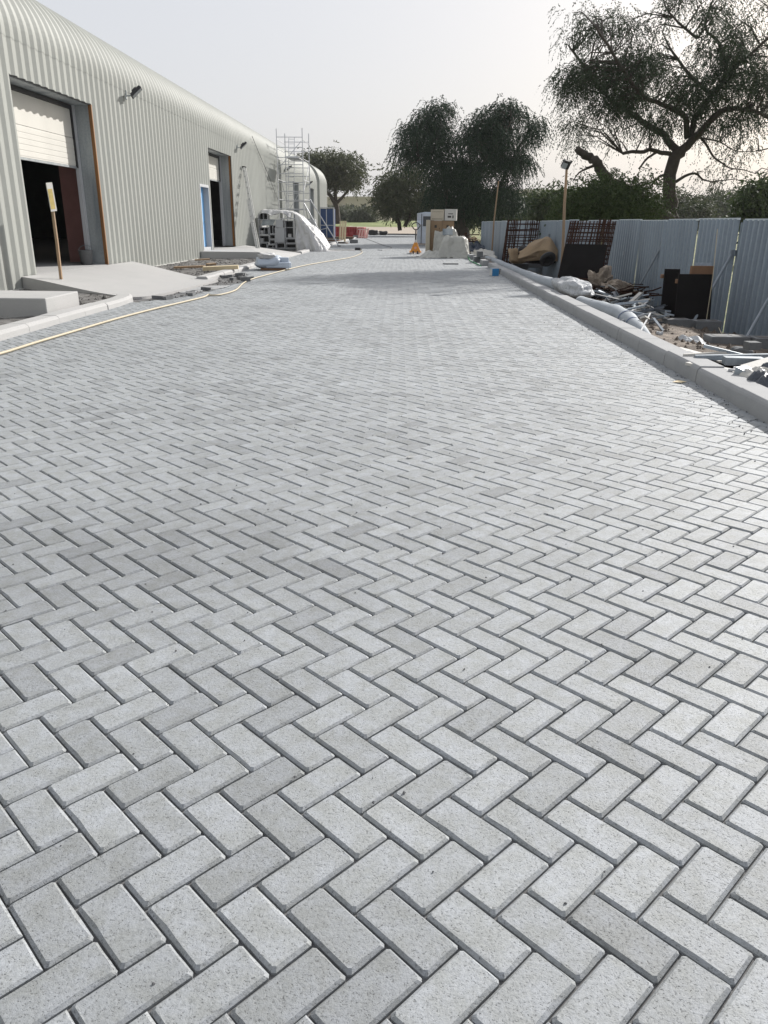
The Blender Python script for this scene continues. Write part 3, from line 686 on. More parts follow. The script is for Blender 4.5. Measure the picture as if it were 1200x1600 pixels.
tree('ghaf_tree', 'tall spreading thorn tree with airy drooping crown behind the fence at right', 'tree', YB, [
    ([(1052,352),(1048,318),(1047,285),(1054,249),(1064,234)], .255, .20, 0),
    ([(1058,240),(1044,218),(1032,207),(1002,189),(975,171),(954,159),(930,122),(902,90),(888,70)], .14, .03, 2.0),
    ([(1074,215),(1071,185),(1058,173),(1035,163),(1002,147),(975,110),(950,70),(930,40)], .11, .03, -1.8),
    ([(1062,236),(1080,222),(1095,206),(1107,192),(1128,174),(1146,170),(1164,171),(1190,178),(1215,195),(1240,215)], .155, .03, -1.2),
    ([(1078,222),(1082,200),(1089,180),(1112,150),(1125,135),(1134,111),(1129,81),(1120,65),(1110,55),(1101,39),(1113,0),(1118,-40)], .12, .02, 1.2),
    ([(1128,128),(1136,115),(1155,98),(1170,87),(1200,60),(1240,20)], .09, .03, -1.5),
    ([(1090,60),(1060,35),(1040,10),(1030,-30)], .05, .015, .5), ([(1114,150),(1080,120),(1050,80),(1035,50)], .08, .02, 1.5),
    ([(1056,244),(1046,240),(1036,239),(1026,236),(1014,234),(1002,238),(988,237),(973,240)], .085, .055, -.5),
    ([(1026,238),(1012,247),(998,264)], .05, .03, .3),
    ([(1094,214),(1104,226),(1114,244),(1124,252),(1140,262),(1160,265),(1180,271)], .05, .012, -.8),
    ([(1098,216),(1125,222),(1150,236),(1185,236)], .03, .01, -.5),
    ([(1056,284),(1070,275),(1086,271),(1098,280),(1112,284)], .06, .02, -.4),
    ([(1043,273),(1030,276),(1020,287)], .055, .03, .2)],
    [(905,45,30,35,1.2,12),(898,95,34,36,1.4,15),(945,80,40,48,1.8,26),(985,85,34,45,1.8,22),(930,135,38,34,1.8,22),(965,140,45,36,2.0,30),(1010,120,34,34,2,18),(892,165,24,36,1.2,7),(915,190,32,34,1.4,8),
     (1040,150,40,32,2,20),(1080,155,36,34,2,20),(1120,160,44,34,2,26),(1165,120,40,44,2,34),(1190,150,34,34,2,18),(1060,70,44,50,2,11),(1110,40,50,50,2.2,14),(1160,40,48,54,2.2,15),(1210,60,44,60,2,16),(1110,95,36,34,2,10),(1070,15,50,40,2,6),(1140,-20,70,40,2.2,18),
     (960,200,34,18,1.4,5),(990,210,44,24,1.4,4),(1020,180,30,20,1.4,7),(1150,190,40,20,1.6,9),(1110,220,34,34,1.4,3),(1160,225,40,30,1.4,4),(1105,270,36,26,1.2,3),(1080,295,24,20,1,2),(1140,295,40,24,1.4,4),(1215,220,40,50,1.6,7),(1235,130,40,60,1.8,14),(890,210,24,20,1,3)],
    m_leaf, 5, strands=24, m=13, L=.42, droop=1.05, ll=.08, lw=.03, clump=.21, spread=.5, per=.9, holes=.9, hcut=-.02)
tree('leaning_trunk', 'bare cut trunk leaning left out of the bushes beside the tall thorn tree', 'tree', 29.3, [
    ([(1046,345),(1030,334),(1012,322),(990,305),(965,292),(945,278),(938,264),(932,254),(922,247),(910,240),(901,232)], .27, .10, -1.0),
    ([(934,256),(920,262),(905,270),(895,284)], .06, .012, -.3)],
    [(900,278,16,14,.5,2),(915,268,14,10,.5,1)], m_leaf, 6, strands=10, m=6, L=.5, ll=.12, lw=.03, clump=.2)
YW = 57.
tree('willow_tree', 'large dark weeping tree with two drooping crowns at the end of the fence', 'tree', YW, [
    ([(722,394),(724,374),(722,362),(716,345),(722,320),(730,295)], .55, .34, 0),
    ([(716,347),(704,330),(698,300),(690,260),(676,225),(668,190)], .26, .05, 1.5),
    ([(690,262),(672,255),(655,250),(640,258)], .12, .03, -.8),
    ([(728,312),(742,280),(760,250),(785,215),(800,185)], .26, .05, -1.0),
    ([(735,330),(752,335),(768,330),(780,300),(785,285),(800,250),(820,215),(832,200)], .2, .04, .8),
    ([(742,285),(735,255),(733,225)], .15, .05, 1.2)],
    [(674,168,22,14,1.6,14),(700,163,10,10,1.,5),(652,176,12,8,1.2,5),(640,192,15,9,1.4,8),(665,200,30,16,2.,24),(688,190,12,14,1.4,9),(622,216,9,9,1.,5),(640,222,16,9,1.5,9),(618,236,7,8,.8,3),(630,246,9,8,.9,3),(650,246,12,7,1.,4),(662,228,22,10,1.8,14),(690,228,18,14,1.8,14),(676,152,8,6,.8,2),
     (735,188,18,9,1.5,9),(728,216,12,12,1.6,8),(760,178,18,13,1.7,13),(778,172,14,10,1.5,8),(801,155,16,11,1.5,11),(812,168,10,9,1.2,5),(780,198,30,18,2.3,28),(745,228,32,22,2.4,34),(790,225,22,18,2.2,20),(838,190,12,11,1.3,9),(846,206,8,9,1.,4),(828,236,16,15,1.7,12),(838,256,7,12,1.,4),(815,215,10,8,1.2,3),
     (785,255,26,13,2.,18),(740,266,34,20,2.5,36),(706,262,26,18,2.2,22),(690,288,20,14,2.,14),(715,295,30,20,2.4,30),(750,300,34,16,2.4,26),(800,288,18,16,1.8,12),(814,294,12,18,1.3,7),(770,314,38,13,2.2,22),(735,320,40,14,2.3,26),(700,312,24,14,1.8,12),(792,318,22,12,1.5,9),(668,250,14,8,1.2,5)],
    m_leaf2, 8, strands=28, m=12, L=.62, droop=1.15, ll=.15, lw=.055, clump=.27, spread=.42, per=.78, rs=1.0, flat=.75, holes=.5, hcut=-.03, warp=lambda u, v: (735+(u-735)*(.96 if u < 735 else .93), v+11*max(0, (320-v)/170)))
tree('round_tree', 'dark round tree standing behind the wrapped pallet, left of the weeping tree', 'tree', 88, [
    ([(625,354),(622,345),(618,330)], .22, .18, 0), ([(633,354),(638,344),(644,330)], .22, .16, 0)],
    [(608,312,26,20,3,30),(604,292,18,15,3,16),(625,322,32,14,3,26),(645,312,24,22,3,26),(640,292,20,16,3,14),(662,318,22,18,3,18),(594,322,13,11,2,9),(634,278,9,8,2,3)],
    m_leaf4, 9, strands=30, m=5, L=.7, droop=.4, ll=.36, lw=.13, clump=.6, spread=.8, twigs=False, rs=.88, holes=.3, hcut=-.1, warp=lambda u, v: (u+8, v-5))
tree('acacia_tree', 'umbrella shaped tree rising beyond the far end of the warehouse', 'tree', 112, [
    ([(527,345),(526,330),(524,318),(515,305),(500,290)], .5, .15, 0), ([(525,318),(538,305),(548,292)], .25, .08, 0), ([(524,320),(524,290),(520,270)], .28, .08, 0)],
    [(497,265,20,20,3.5,26),(520,262,20,16,3.5,24),(508,285,24,14,3.5,24),(545,270,20,18,3.5,24),(535,285,20,14,3,20),(552,294,12,6,2.5,6),(500,298,18,8,2.5,7),(483,270,14,20,3,12)],
    m_leaf4, 10, strands=30, m=5, L=.7, droop=.4, ll=.40, lw=.15, clump=.6, spread=.8, twigs=False, rs=.86, holes=.25, hcut=-.1, warp=lambda u, v: (u+1, v-7))
tree('dense_bush', 'dense dark green bush directly behind the rusty rebar cages', 'bush', 27, [([(950,348),(950,330),(948,310)], .12, .05, 0), ([(940,345),(930,325),(915,310)], .08, .03, 0), ([(960,345),(975,325),(985,300)], .08, .03, 0)],
    [(945,312,40,26,1.2,40),(915,320,30,22,1.2,26),(980,316,30,24,1.2,24),(955,290,26,14,.9,12),(925,300,20,12,.9,8),(1005,325,22,20,1,10),(995,285,20,16,.8,4),(1020,300,14,14,.8,2),(890,327,20,18,1,12),(950,334,60,14,1.2,24)],
    m_leaf3, 12, strands=26, m=9, L=.42, droop=.5, ll=.085, lw=.045, clump=.2, spread=.8)
k_ = 0
for nm, lab, cat, y, u, v, ru, rv, nc, mt in [
    ('round_tree', 'low dark green tree just right of the weeping tree', 'tree', 62, 866, 322, 34, 20, 46, m_leaf3),
    ('round_tree', 'hazy rounded tree between the weeping tree and the light pole', 'tree', 95, 850, 318, 34, 16, 40, m_leaf4),
    ('round_tree', 'dark low tree at the right edge behind the fence', 'tree', 40, 1200, 316, 30, 28, 50, m_leaf3),
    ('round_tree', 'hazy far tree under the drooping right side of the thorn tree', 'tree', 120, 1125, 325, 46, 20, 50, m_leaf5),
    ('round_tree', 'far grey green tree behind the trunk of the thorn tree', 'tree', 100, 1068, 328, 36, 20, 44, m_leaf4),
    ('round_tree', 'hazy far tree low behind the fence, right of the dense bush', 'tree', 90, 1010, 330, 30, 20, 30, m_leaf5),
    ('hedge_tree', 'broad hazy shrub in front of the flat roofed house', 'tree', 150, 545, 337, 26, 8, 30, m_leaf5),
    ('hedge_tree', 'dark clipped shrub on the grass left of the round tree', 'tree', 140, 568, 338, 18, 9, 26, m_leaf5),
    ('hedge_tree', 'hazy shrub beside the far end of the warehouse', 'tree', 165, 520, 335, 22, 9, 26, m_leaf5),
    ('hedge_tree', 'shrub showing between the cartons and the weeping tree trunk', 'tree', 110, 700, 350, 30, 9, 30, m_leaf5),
    ('round_tree', 'dark tree filling the gap under the weeping crown', 'tree', 75, 780, 328, 46, 16, 50, m_leaf3)]:
    kk = y/1295.; k_ += 1
    tree(nm, lab, cat, y, [([(u, 350), (u, v+rv*.3), (u+3, v)], .012*ru*kk+.08, .05, 0)], [(u, v, ru, rv, ru*kk*.8, nc), (u-ru*.5, v+rv*.35, ru*.6, rv*.6, ru*kk*.6, nc*.3), (u+ru*.5, v+rv*.3, ru*.6, rv*.65, ru*kk*.6, nc*.3)],
         mt, 30+k_, strands=26, m=5, L=.7, droop=.5, ll=.13+.0035*y, lw=.045+.0012*y, clump=.12+ru*kk*.14, spread=.8, twigs=False, base=Vector((AY(u, 350, y).x, y, (far_h(y) if y > 100 else -.2))))
# far wood along the horizon
def wood():
    rng = np.random.default_rng(77); V=[];F=[];T=[];b=0
    for i in range(420):
        x = rng.uniform(-190, 260); y = rng.uniform(255, 330); h = rng.uniform(2.0, 6.5)*(1 if x < 0 else 1.25); n = 150
        if -30 < x < 20: h *= .8
        c = rng.normal(0, 1, (n, 3)); c /= np.linalg.norm(c, axis=1, keepdims=True); c *= rng.uniform(.5, 1, (n, 1))*[h*.75, h*.6, h*.5]; c += [x, y, far_h(y)+h*.5]
        a = rng.normal(0, 1, (n, 3))*.5; s = rng.normal(0, 1, (n, 3))*.4
        V.append(np.stack([c-a, c+s, c+a, c-s], 1).reshape(-1, 3)); F.append(np.arange(4*n).reshape(-1, 4)+b); b += 4*n; T.append(np.repeat(rng.random(), n)*.6+rng.random(n)*.4)
    o = link('far_wood', npmesh('far_wood', np.concatenate(V), np.concatenate(F), m_leaf4, np.concatenate(T))); o['kind'] = 'stuff'; o['label'] = 'far line of hazy trees along the horizon'
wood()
# dry grass tufts under the fence
def tufts():
    rng = np.random.default_rng(5); n = 2600; y = rng.uniform(8, 20, n); fxs = np.array([fx(t) for t in y]); x = fxs+rng.exponential(.35, n)-.28
    z = np.array([lawn_z(a, b) for a, b in zip(x, y)])+.0
    p = np.stack([x, y, z], 1); a = np.stack([rng.normal(0, .04, n), rng.normal(0, .04, n), rng.uniform(.05, .13, n)], 1); s = np.stack([rng.normal(0, .008, n), rng.normal(0, .008, n), np.zeros(n)], 1)
    V = np.stack([p-s, p+s, p+a], 1).reshape(-1, 3); o = link('grass_tufts', npmesh('grass_tufts', V, np.arange(3*n).reshape(-1, 3), m_lawn, rng.random(n))); o['kind'] = 'stuff'; o['label'] = 'dry grass tufts growing at the foot of the fence'
tufts()

# ================================================================== OBJECTS, LEFT SIDE
mb = MB(); mb.prism([(-7.0,11.0),(-5.03,11.02),(-5.06,12.24),(-7.0,12.2)], -.02, .30)
single('concrete_step', mb, m_concrete, 'thick pale concrete step slab lying in the bed at the left edge', 'slab', bevel=.015)
# notice on a stake
f = G(97, 450, .05); t = thing('notice_stake', 'rough wooden stake holding a yellow and white notice in front of the nearest doorway', 'sign', f)
top = AY(79, 304, f.y)-f
k = MB(); k.tube([(0,0,-.1), (top.x*.5+.01, 0, top.z*.5), (top.x, 0, top.z)], .034, 4); part('stake', k, m_wood, t)
k = MB(); k.M = Matrix.Translation((top.x+.035, -.05, top.z-.10)) @ Euler((R(2), R(-6), R(68))).to_matrix().to_4x4(); k.box(-.075, .075, -.006, .006, -.20, .31); p = part('notice_board', k, m_paper, t)
k2 = MB(); k2.M = k.M; k2.box(-.068, .045, -.0085, -.0065, -.16, .20); part('yellow_notice', k2, m_yellow, p)
# bucket in the doorway
t = thing('bucket', 'grey bucket standing inside the nearest doorway by the jamb', 'bucket', (-7.98, 20.05, .28))
part('body', MB().lathe([(0,.0),(.13,.0),(.17,.34),(.18,.35),(.16,.34),(.12,.02),(0,.02)], 18), m_block, t, True)
part('handle', MB().tube([(.17*math.cos(a), .17*math.sin(a)*.3, .34+.12*math.sin(a)) for a in [math.pi*i/8 for i in range(9)]], .006, 5), m_galv, t)
# marker rod with rag, timber bits in the second bed
f = G(277, 408, .06); t = thing('marker_rod', 'thin steel rod with a scrap of pink tape in the soil bed', 'marker', f)
part('rod', MB().tube([(0,0,-.1),(.0,0,.62)], .011, 5), m_rust, t)
part('tape', MB().add([(0,0,.34),(.14,.02,.22),(.16,.02,.15),(.02,0,.24)], [(0,1,2,3)]), m_pinkp, t)
for (u, v, L, a, lab, h) in [(345, 421, .95, .1, 'pale timber offcut lying on the soil, nearest to the bed kerb', .10), (296, 418, .9, -.15, 'long pale timber batten lying on the soil below the marker rod', .05), (316, 406, .5, .3, 'short timber scrap on the soil near the warehouse wall', .04), (330, 414, .3, .9, 'small timber block between two battens on the soil', .06)]:
    p = G(u, v, .1); single('timber_offcut', MB().obox((0,0,0), (L, .13, h)), m_cream if h > .09 else m_wood, lab, 'timber', (p.x, p.y, .09+h/2), (R(4), R(-3), a), 'timber offcuts on the soil bed')
# loose pavers in the dug strip
pav = MB(); pav.obox((0,0,.03), (.2,.1,.06)); pav = pav.mesh('loose_paver', m_block)
kk = 0
for (u, v, z, a, st) in [(246,467,0,.3,0),(350,434,0,.9,0),(356,433,0,.5,0),(364,437,0,1.4,0),(372,434,0,.2,0),(378,436,0,.9,0),(383,438,0,1.2,0),(384,436,.07,.4,1),(374,430,.07,.1,1),(380,429,.06,1.6,1),(390,436,0,.8,0),(262,468,0,1.2,0),(300,462,-.0,1.5,0),(322,453,0,.1,0)]:
    p = G(u, v, z); o = link('loose_paver', pav, None, (p.x, p.y, z-.005)); o.rotation_euler = (R(90) if st and kk % 2 else R(random.uniform(-6,6)), R(random.uniform(-5,5)), a)
    if kk == 0: tag(o, 'lone loose paver standing at the near end of the dug strip', 'paver', 'loose pavers in the dug strip')
    elif st: tag(o, 'loose grey paver on top of the small heap in the dug strip', 'paver', 'loose pavers in the dug strip')
    elif u >= 350: tag(o, 'loose grey paver at the bottom of the small heap in the dug strip', 'paver', 'loose pavers in the dug strip')
    else: tag(o, 'loose grey paver scattered on the dark soil of the dug strip', 'paver', 'loose pavers in the dug strip')
    kk += 1
# row of edge pavers along the exposed driveway edge
for i in range(17):
    o = link('loose_paver', pav, None, (-4.40+.015*(i % 3)+.012*i*.3, 14.35+i*.112, -.03)); o.rotation_euler = (R(90), R(random.uniform(-8,8)), R(90)+random.uniform(-.12,.12)); tag(o, 'paver set on edge in the row along the near driveway', 'paver', 'edge pavers along the driveway')
# hoses
hp = [G(-40, 565)]+[G(u, v) for u, v in [(0,556),(60,537),(120,519),(180,501),(240,485),(290,473),(318,466),(326,462),(330,463),(345,462),(368,455),(380,444),(395,437),(420,430),(450,422),(480,415),(520,408),(548,403),(562,398),(566,394),(561,390)]]
hp = smooth(hp, 4); single('hose', MB().tube([p+Vector((0,0,.022)) for p in hp], .0145, 7), m_hose, 'long cream hose trailing along the left side of the paved road', 'hose', smooth=True)
hp = smooth([G(u, v) for u, v in [(500,391),(530,391),(558,391),(561,390)]], 3); single('black_cable', MB().tube([p+Vector((0,0,.012)) for p in hp], .013, 5), m_wood, 'brown cable running straight from the plastic sheet to the hose end', 'cable')
p = G(559, 391); single('plug_box', MB().box(-.14,.14,-.09,.09,0,.13).box(.14,.2,-.04,.04,.03,.08), m_black, 'small black plug box lying on the road where the hose ends', 'plug', (p.x, p.y, .002), bevel=.01)
hp = smooth([G(u, v) for u, v in [(568,372),(585,378),(600,384),(612,387),(600,391),(590,391)]], 4); single('extension_lead', MB().tube([q+Vector((0,0,.012)) for q in hp], .014, 5), m_black, 'thin dark lead curling across the far road', 'cable')
# white wrapped bundle
t = thing('wrapped_bundle', 'pale blue wrapped bundle of boards lying beside the hose on the road edge', 'bundle', (-4.02, 23.9, 0), R(8))
def blob(w, d, h, seed, n=18, amp=.035, sq=.55):
    mb = MB()
    def fn(u, v):
        a = 2*math.pi*u; b = math.pi*(v-.5); s = lambda x: math.copysign(abs(x)**sq, x)
        x, y, z = s(math.cos(b))*s(math.cos(a)), s(math.cos(b))*s(math.sin(a)), s(math.sin(b))
        q = 1+amp*6*nz((x*1.7, y*1.7, z*1.7+seed))+amp*2*nz((x*6, y*6, z*6+seed)); return (x*w/2*q, y*d/2*q, max(0, (z*h/2+h/2)*q))
    return mb.grid(fn, n*2, n)
part('wrapping', blob(.78, .95, .34, 3), m_bluewrap, t, True, loc=(-.08, 0, .04))
for q, (dx, dy, ln, z, w) in enumerate([(.20,-.36,.7,.16,.22),(.25,-.08,.66,.15,.26),(.27,.22,.6,.16,.22),(.16,-.2,.72,.29,.2)]):
    part('board_pack', MB().box(dx-ln/2, dx+ln/2, dy-w/2, dy+w/2, z-.09, z+.07), m_bluewrap, t, bevel=.03)
part('top_sheet', blob(.5, .8, .16, 9, amp=.05), m_white_pl, t, True, loc=(-.12, 0, .30))
part('skid', MB().box(-.3,.42,-.42,-.34,0,.07).box(-.3,.42,.3,.38,0,.07), m_brownwood, t)
# ladder
t = thing('ladder', 'white aluminium extension ladder leaning on the warehouse wall', 'ladder', G(403, 389, .22))
f = G(403, 389, .22); tp = AX(379, 262, WX+.08); a = tp-f; ux = Vector((a.z, 0, -a.x)).normalized()*.055; sy = Vector((0, .2, 0))
def stile(p, q, w=1.):
    mb = MB(); vs = [p+ux*w*i+Vector((0, .018*j, 0)) for i, j in ((-1,-1),(1,-1),(1,1),(-1,1))]+[q+ux*w*i+Vector((0, .018*j, 0)) for i, j in ((-1,-1),(1,-1),(1,1),(-1,1))]
    return mb.add(vs, [(3,2,1,0),(4,5,6,7),(0,1,5,4),(1,2,6,5),(2,3,7,6),(3,0,4,7)])
for s in (-1, 1):
    part('stile', stile(sy*s, a*.60+sy*s), m_trim, t); part('stile', stile(a*.36+sy*s*.8+ux*1.3, a+sy*s*.8+ux*1.3, .9), m_trim, t)
for i in range(14):
    q = .04+i*.07; part('rung', MB().tube([a*q+sy*-1.13+(ux*1.3 if q > .6 else Vector()), a*q+sy*1.13+(ux*1.3 if q > .6 else Vector())], .017, 6), m_block, t)
for s in (-1, 1): part('foot', MB().obox(sy*s+Vector((0,0,-.02)), (.14,.07,.07)), m_block, t); part('end_cap', MB().obox(a+sy*s*.8+ux*1.3, (.13,.06,.07)), m_black, t)
# cabinets under plastic
YS = 40.
def cab(x0c, y0c, x1c, y1c, label, kind='open', shelf=(), back=.55, cat='cabinet'):
    a = AY(380+x0c/8, 280+y1c/8, YS); b = AY(380+x1c/8, 280+y0c/8, YS); w, h = b.x-a.x, b.z-a.z; t_ = .032
    t = thing('cabinet', label, cat, a, 0, 'cabinets stacked under the plastic sheet')
    if kind == 'solid':
        part('carcass', MB().box(0, w, .0, back, 0, h), m_lgrey, t, bevel=.006); part('front_panel', MB().box(.01, w-.01, -.014, -.001, .01, h-.01), m_lgrey, t); return t
    part('side_panel', MB().box(0, t_, 0, back, 0, h), m_lgrey, t); part('side_panel', MB().box(w-t_, w, 0, back, 0, h), m_lgrey, t)
    part('top_panel', MB().box(t_+.001, w-t_-.001, .002, back, h-t_, h-.001), m_lgrey, t); part('base_panel', MB().box(t_+.001, w-t_-.001, .002, back, .001, t_), m_lgrey, t); part('back_panel', MB().box(t_+.001, w-t_-.001, back-.02, back-.002, t_+.001, h-t_-.001), m_black, t)  # back is coloured black to paint the shade inside the open carcass
    for k_, q in shelf:
        if k_ == 'v': part('divider', MB().box(w*q-.012, w*q+.012, .02, back-.03, t_+.001, h-t_-.001), m_lgrey, t)
        if k_ == 'h': part('shelf', MB().box(t_+.001, w-t_-.001, .02, back-.03, h*q-.012, h*q+.012), m_lgrey, t)
        if k_ == 'b': part('inner_box', MB().box(w*q-.08, w*q+.08, .06, .3, t_+.002, t_+.17), m_white_pl, t, bevel=.01)
    return t
cab(200,600,315,695,'low open cabinet with divider on the left of the second tier','open',[('v',.55),('b',.28)])
cab(198,702,325,792,'open cabinet with a white box inside, second from the ground at left','open',[('b',.25)])
cab(205,796,298,866,'open cabinet on the ground at the left end beside the ladder')
cab(330,690,402,750,'small open cabinet over two other small ones, left of the tall white fronts')
cab(326,755,400,814,'small open cabinet in the middle of the small column')
cab(300,819,410,866,'low wide open cabinet on the ground with a divider','open',[('v',.62)])
cab(328,572,408,686,'tilted dark open cabinet above the small column','open',[('v',.5)])
cab(410,505,498,606,'plain grey closed cabinet at the top of the closed pair','solid')
cab(400,610,515,790,'tall plain grey closed cabinet below the other closed one','solid')
cab(413,794,522,866,'wide open cabinet on the ground beneath the tall closed one')
cab(524,515,628,738,'tall open cabinet with a shelf at the top right of the stack','open',[('h',.6),('b',.5)])
cab(532,742,655,801,'wide low open cabinet above the ground one at right')
cab(532,805,665,866,'wide low open cabinet on the ground at the right end')
cab(195,420,305,510,'grey crate with a cross brace at the top left of the stack','open',[('v',.5)])
b = AY(380+215/8, 280+585/8, YS-.1); single('sheet_metal', MB().add([(0,0,0),(.62,0,.06),(.72,.15,.30),(.12,.15,.32),(0,.03,0),(.62,.03,.06),(.72,.18,.3),(.12,.18,.32)], [(0,1,2,3),(7,6,5,4),(0,4,5,1),(1,5,6,2),(2,6,7,3),(3,7,4,0)]), m_galv, 'slanted grey panel lying on the cabinets under the plastic', 'panel', b)
single('cabinet_pallet', MB().box(-7.4,-5.0,39.85,41.3,.0,.09), m_block, 'dark low plinth carrying the stacked cabinets', 'plinth')
# milky plastic over them
mb = MB()
def sh(u, v):
    X0, X1 = -7.25, -3.95; x = X0+(X1-X0)*u; top = 1.86-.30*sm(.05,-.02,u)-.12*u-1.62*max(0, (u-.36)/.64)**1.9 if u > .0 else 1.6
    y = 39.78+2.1*v; z = top+(.05+.16*sm(.4,.7,u))*nz((x*1.3, y*3.2, 1))+.09*(.4-abs(nz((x*2.2+y, y*4, 2))))+.03*nz((x*9, y*7, 2))
    if v < .04 and u < .5: z -= .10+.14*(nz((x*2.2, 0, 4))+.5)
    return (x, y, max(.012, z))
mb.grid(sh, 70, 26)
def fr(u, v):
    x = -5.42+1.5*u; zt = sh((x+7.25)/3.3, .02)[2]; z = zt*(1-v)
    return (x+.05*nz((x*3, z*1.5, 9))+.1*v*(u-.2), 39.75-.30*v*(.4+u)+.16*nz((x*5+z*1.2, z*.9, 3))*min(1,v*4)+.07*nz((x*13, z*2, 3)), max(.006, z))
mb.grid(fr, 40, 16)
def lf(u, v):
    y = 39.78+2.1*u; zt = sh(.0, u)[2]; return (-7.25-.03*nz((y*3, v*2, 4)), y, zt*(1-.55*v)+.05)
mb.grid(lf, 20, 6)
def puddle(u, v): return (-4.25+.95*u, 39.35+.75*v+.3*u, .008+.09*max(0, .5-abs(u-.35))*(1+nz((u*7, v*5, 3)))*math.sin(math.pi*v))
mb.grid(puddle, 20, 12)
single('plastic_cover', mb, m_white_pl, 'big white plastic sheet draped over the cabinets and down to the road', 'sheet', smooth=True)
# scaffold tower
t = thing('scaffold_tower', 'tall aluminium scaffold tower standing beside the warehouse', 'scaffold', (-7.19, 46.0, 0))
W_, D_ = 1.39, 2.75
for (x, y, h) in [(0,0,AY(431.5,201,46).z),(W_,0,AY(470.6,200,46).z),(0.05,D_,AY(441.9,208.5,48.75).z),(W_+.02,D_,AY(479,208.5,48.75).z)]:
    part('upright', MB().tube([(x,y,.18),(x,y,h)], .026, 7), m_alu, t)
    w_ = part('castor', MB().tube([(x-.03,y,.1),(x+.03,y,.1)], .1, 12), m_black, t); part('castor_fork', MB().box(x-.05,x+.05,y-.02,y+.02,.1,.22), m_galv, w_)
for z in [.6,1.05,1.5,2.0,2.45,2.9,3.35,3.8,4.25,4.6,5.1,5.6]:
    for y in (0, D_): part('rung', MB().tube([(0,y,z),(W_,y,z)], .019, 6), m_alu, t)
for z in [1.4,2.5,3.5,4.55,5.05,5.5]:
    for x in (0, W_): part('ledger', MB().tube([(x,0,z),(x,D_,z)], .019, 6), m_alu, t)
for (a, b) in [((0,0,.7),(0,D_,2.4)),((W_,D_,.9),(W_,0,2.5)),((0,D_,2.6),(0,0,4.2)),((W_,0,2.9),(W_,D_,4.4)),((W_*.9,0,3.0),(.1,0,1.2)),((.1,0,4.1),(W_*.95,0,5.4))]: part('diagonal_brace', MB().tube([a, b], .019, 6), m_alu, t)
part('deck', MB().box(.4, W_-.3, .1, D_-.1, 4.62, 4.67), m_alu, t)
for x in (.30,.62): part('ladder_stile', MB().tube([(x,1.0,.4),(x+.05,2.2,5.8)], .018, 6), m_alu, t)
for i in range(22): q = i/21; part('ladder_rung', MB().tube([(.30+.05*q,1.0+1.2*q,.5+5.2*q),(.62+.05*q,1.0+1.2*q,.5+5.2*q)], .012, 5), m_alu, t)
for (a, b) in [((W_,0,2.3),(2.72,-.1,.03)),((W_,D_,2.6),(3.1,2.4,.03))]:
    part('outrigger', MB().tube([a, b], .034, 7), m_alu, t); part('outrigger_foot', MB().box(b[0]-.08,b[0]+.1,b[1]-.08,b[1]+.08,.0,.06), m_black, t)
    part('outrigger_stay', MB().tube([(W_,a[1],.75),((W_+b[0])/2+.12,(a[1]+b[1])/2,1.0)], .022, 6), m_alu, t)
# things beyond
t = thing('blue_cabin', 'dark blue upright cabin with white frame beyond the scaffold', 'cabin', (-6.4, 60, 0))
part('door_panel', MB().box(.03,.42,.0,.05,.35,2.2), m_dblue, t); part('door_panel', MB().box(.48,.93,.0,.05,.35,2.2), m_dblue, t); part('side_wall', MB().box(.96,1.0,.1,1.0,.3,2.22), m_dblue, t); part('body', MB().box(.0,.95,.06,1.05,.28,2.25), m_dblue, t)
part('frame', MB().box(-.03,.028,-.03,.04,.2,2.27).box(.422,.478,-.02,.04,.2,2.2).box(.932,1.02,-.03,.09,.2,2.27).box(-.03,1.02,-.04,.1,2.272,2.34).box(.03,.93,-.012,-.002,1.1,1.15), m_lgrey, t); part('base', MB().box(-.05,1.05,-.05,1.1,0,.19), m_block, t)
for i, x in enumerate([-5.02,-4.84,-4.66]):
    single('cream_plank', MB().obox((0,0,.72), (.13,.05,1.42)), m_cream, ['leftmost cream plank standing beside the blue cabin', 'middle cream plank standing beside the blue cabin', 'rightmost cream plank standing beside the blue cabin'][i], 'plank', (x, 60.2, .0), (R(-4), R(3), 0), 'cream planks by the blue cabin')
single('white_box', MB().box(-.35,.35,-.3,.3,0,1.5), m_lgrey, 'plain white upright box between the scaffold and the blue cabin', 'box', (-6.35, 53.5, .0), bevel=.02)
t = thing('red_barrier', 'long red plastic water barrier at the far end of the warehouse', 'barrier', (-6.9, 77, 0))
part('body', MB().add([(x, y, z) for x in (0,2.1) for y, z in ((-.28,0),(-.28,.25),(-.12,.5),(-.12,.95),(.12,.95),(.12,.5),(.28,.25),(.28,0))], [tuple(range(8)), tuple(range(8,16))[::-1]]+[(i,(i+1)%8,8+(i+1)%8,8+i) for i in range(8)]), m_red, t)
for x in (.35,.85,1.35,1.85): part('rib', MB().box(x-.04,x+.04,-.33,-.13,.05,.9), m_red, t)
t = thing('red_barrier', 'shorter red barrier end on, right of the long red one', 'barrier', (-4.72, 76, 0)); part('body', MB().prism([(0,0),(.62,-.1),(.75,1.6),(.1,1.7)], 0, .92), m_red, t, bevel=.04); part('foot', MB().box(-.05,.75,-.14,1.7,-.0,.1), m_red, t)
t = thing('pink_barrier', 'faded pink and white slatted barrier leaning on the red one', 'barrier', (-4.55, 74.8, 0), R(-6))
for i in range(4): part('slat', MB().obox((.12+i*.24,0,.42), (.15,.05,.84), (R(-8), R(9), 0)), m_pinkp, t)
part('rail', MB().box(.0,.95,.03,.07,.72,.80).box(.05,1.0,.03,.07,.1,.16), m_trim, t)
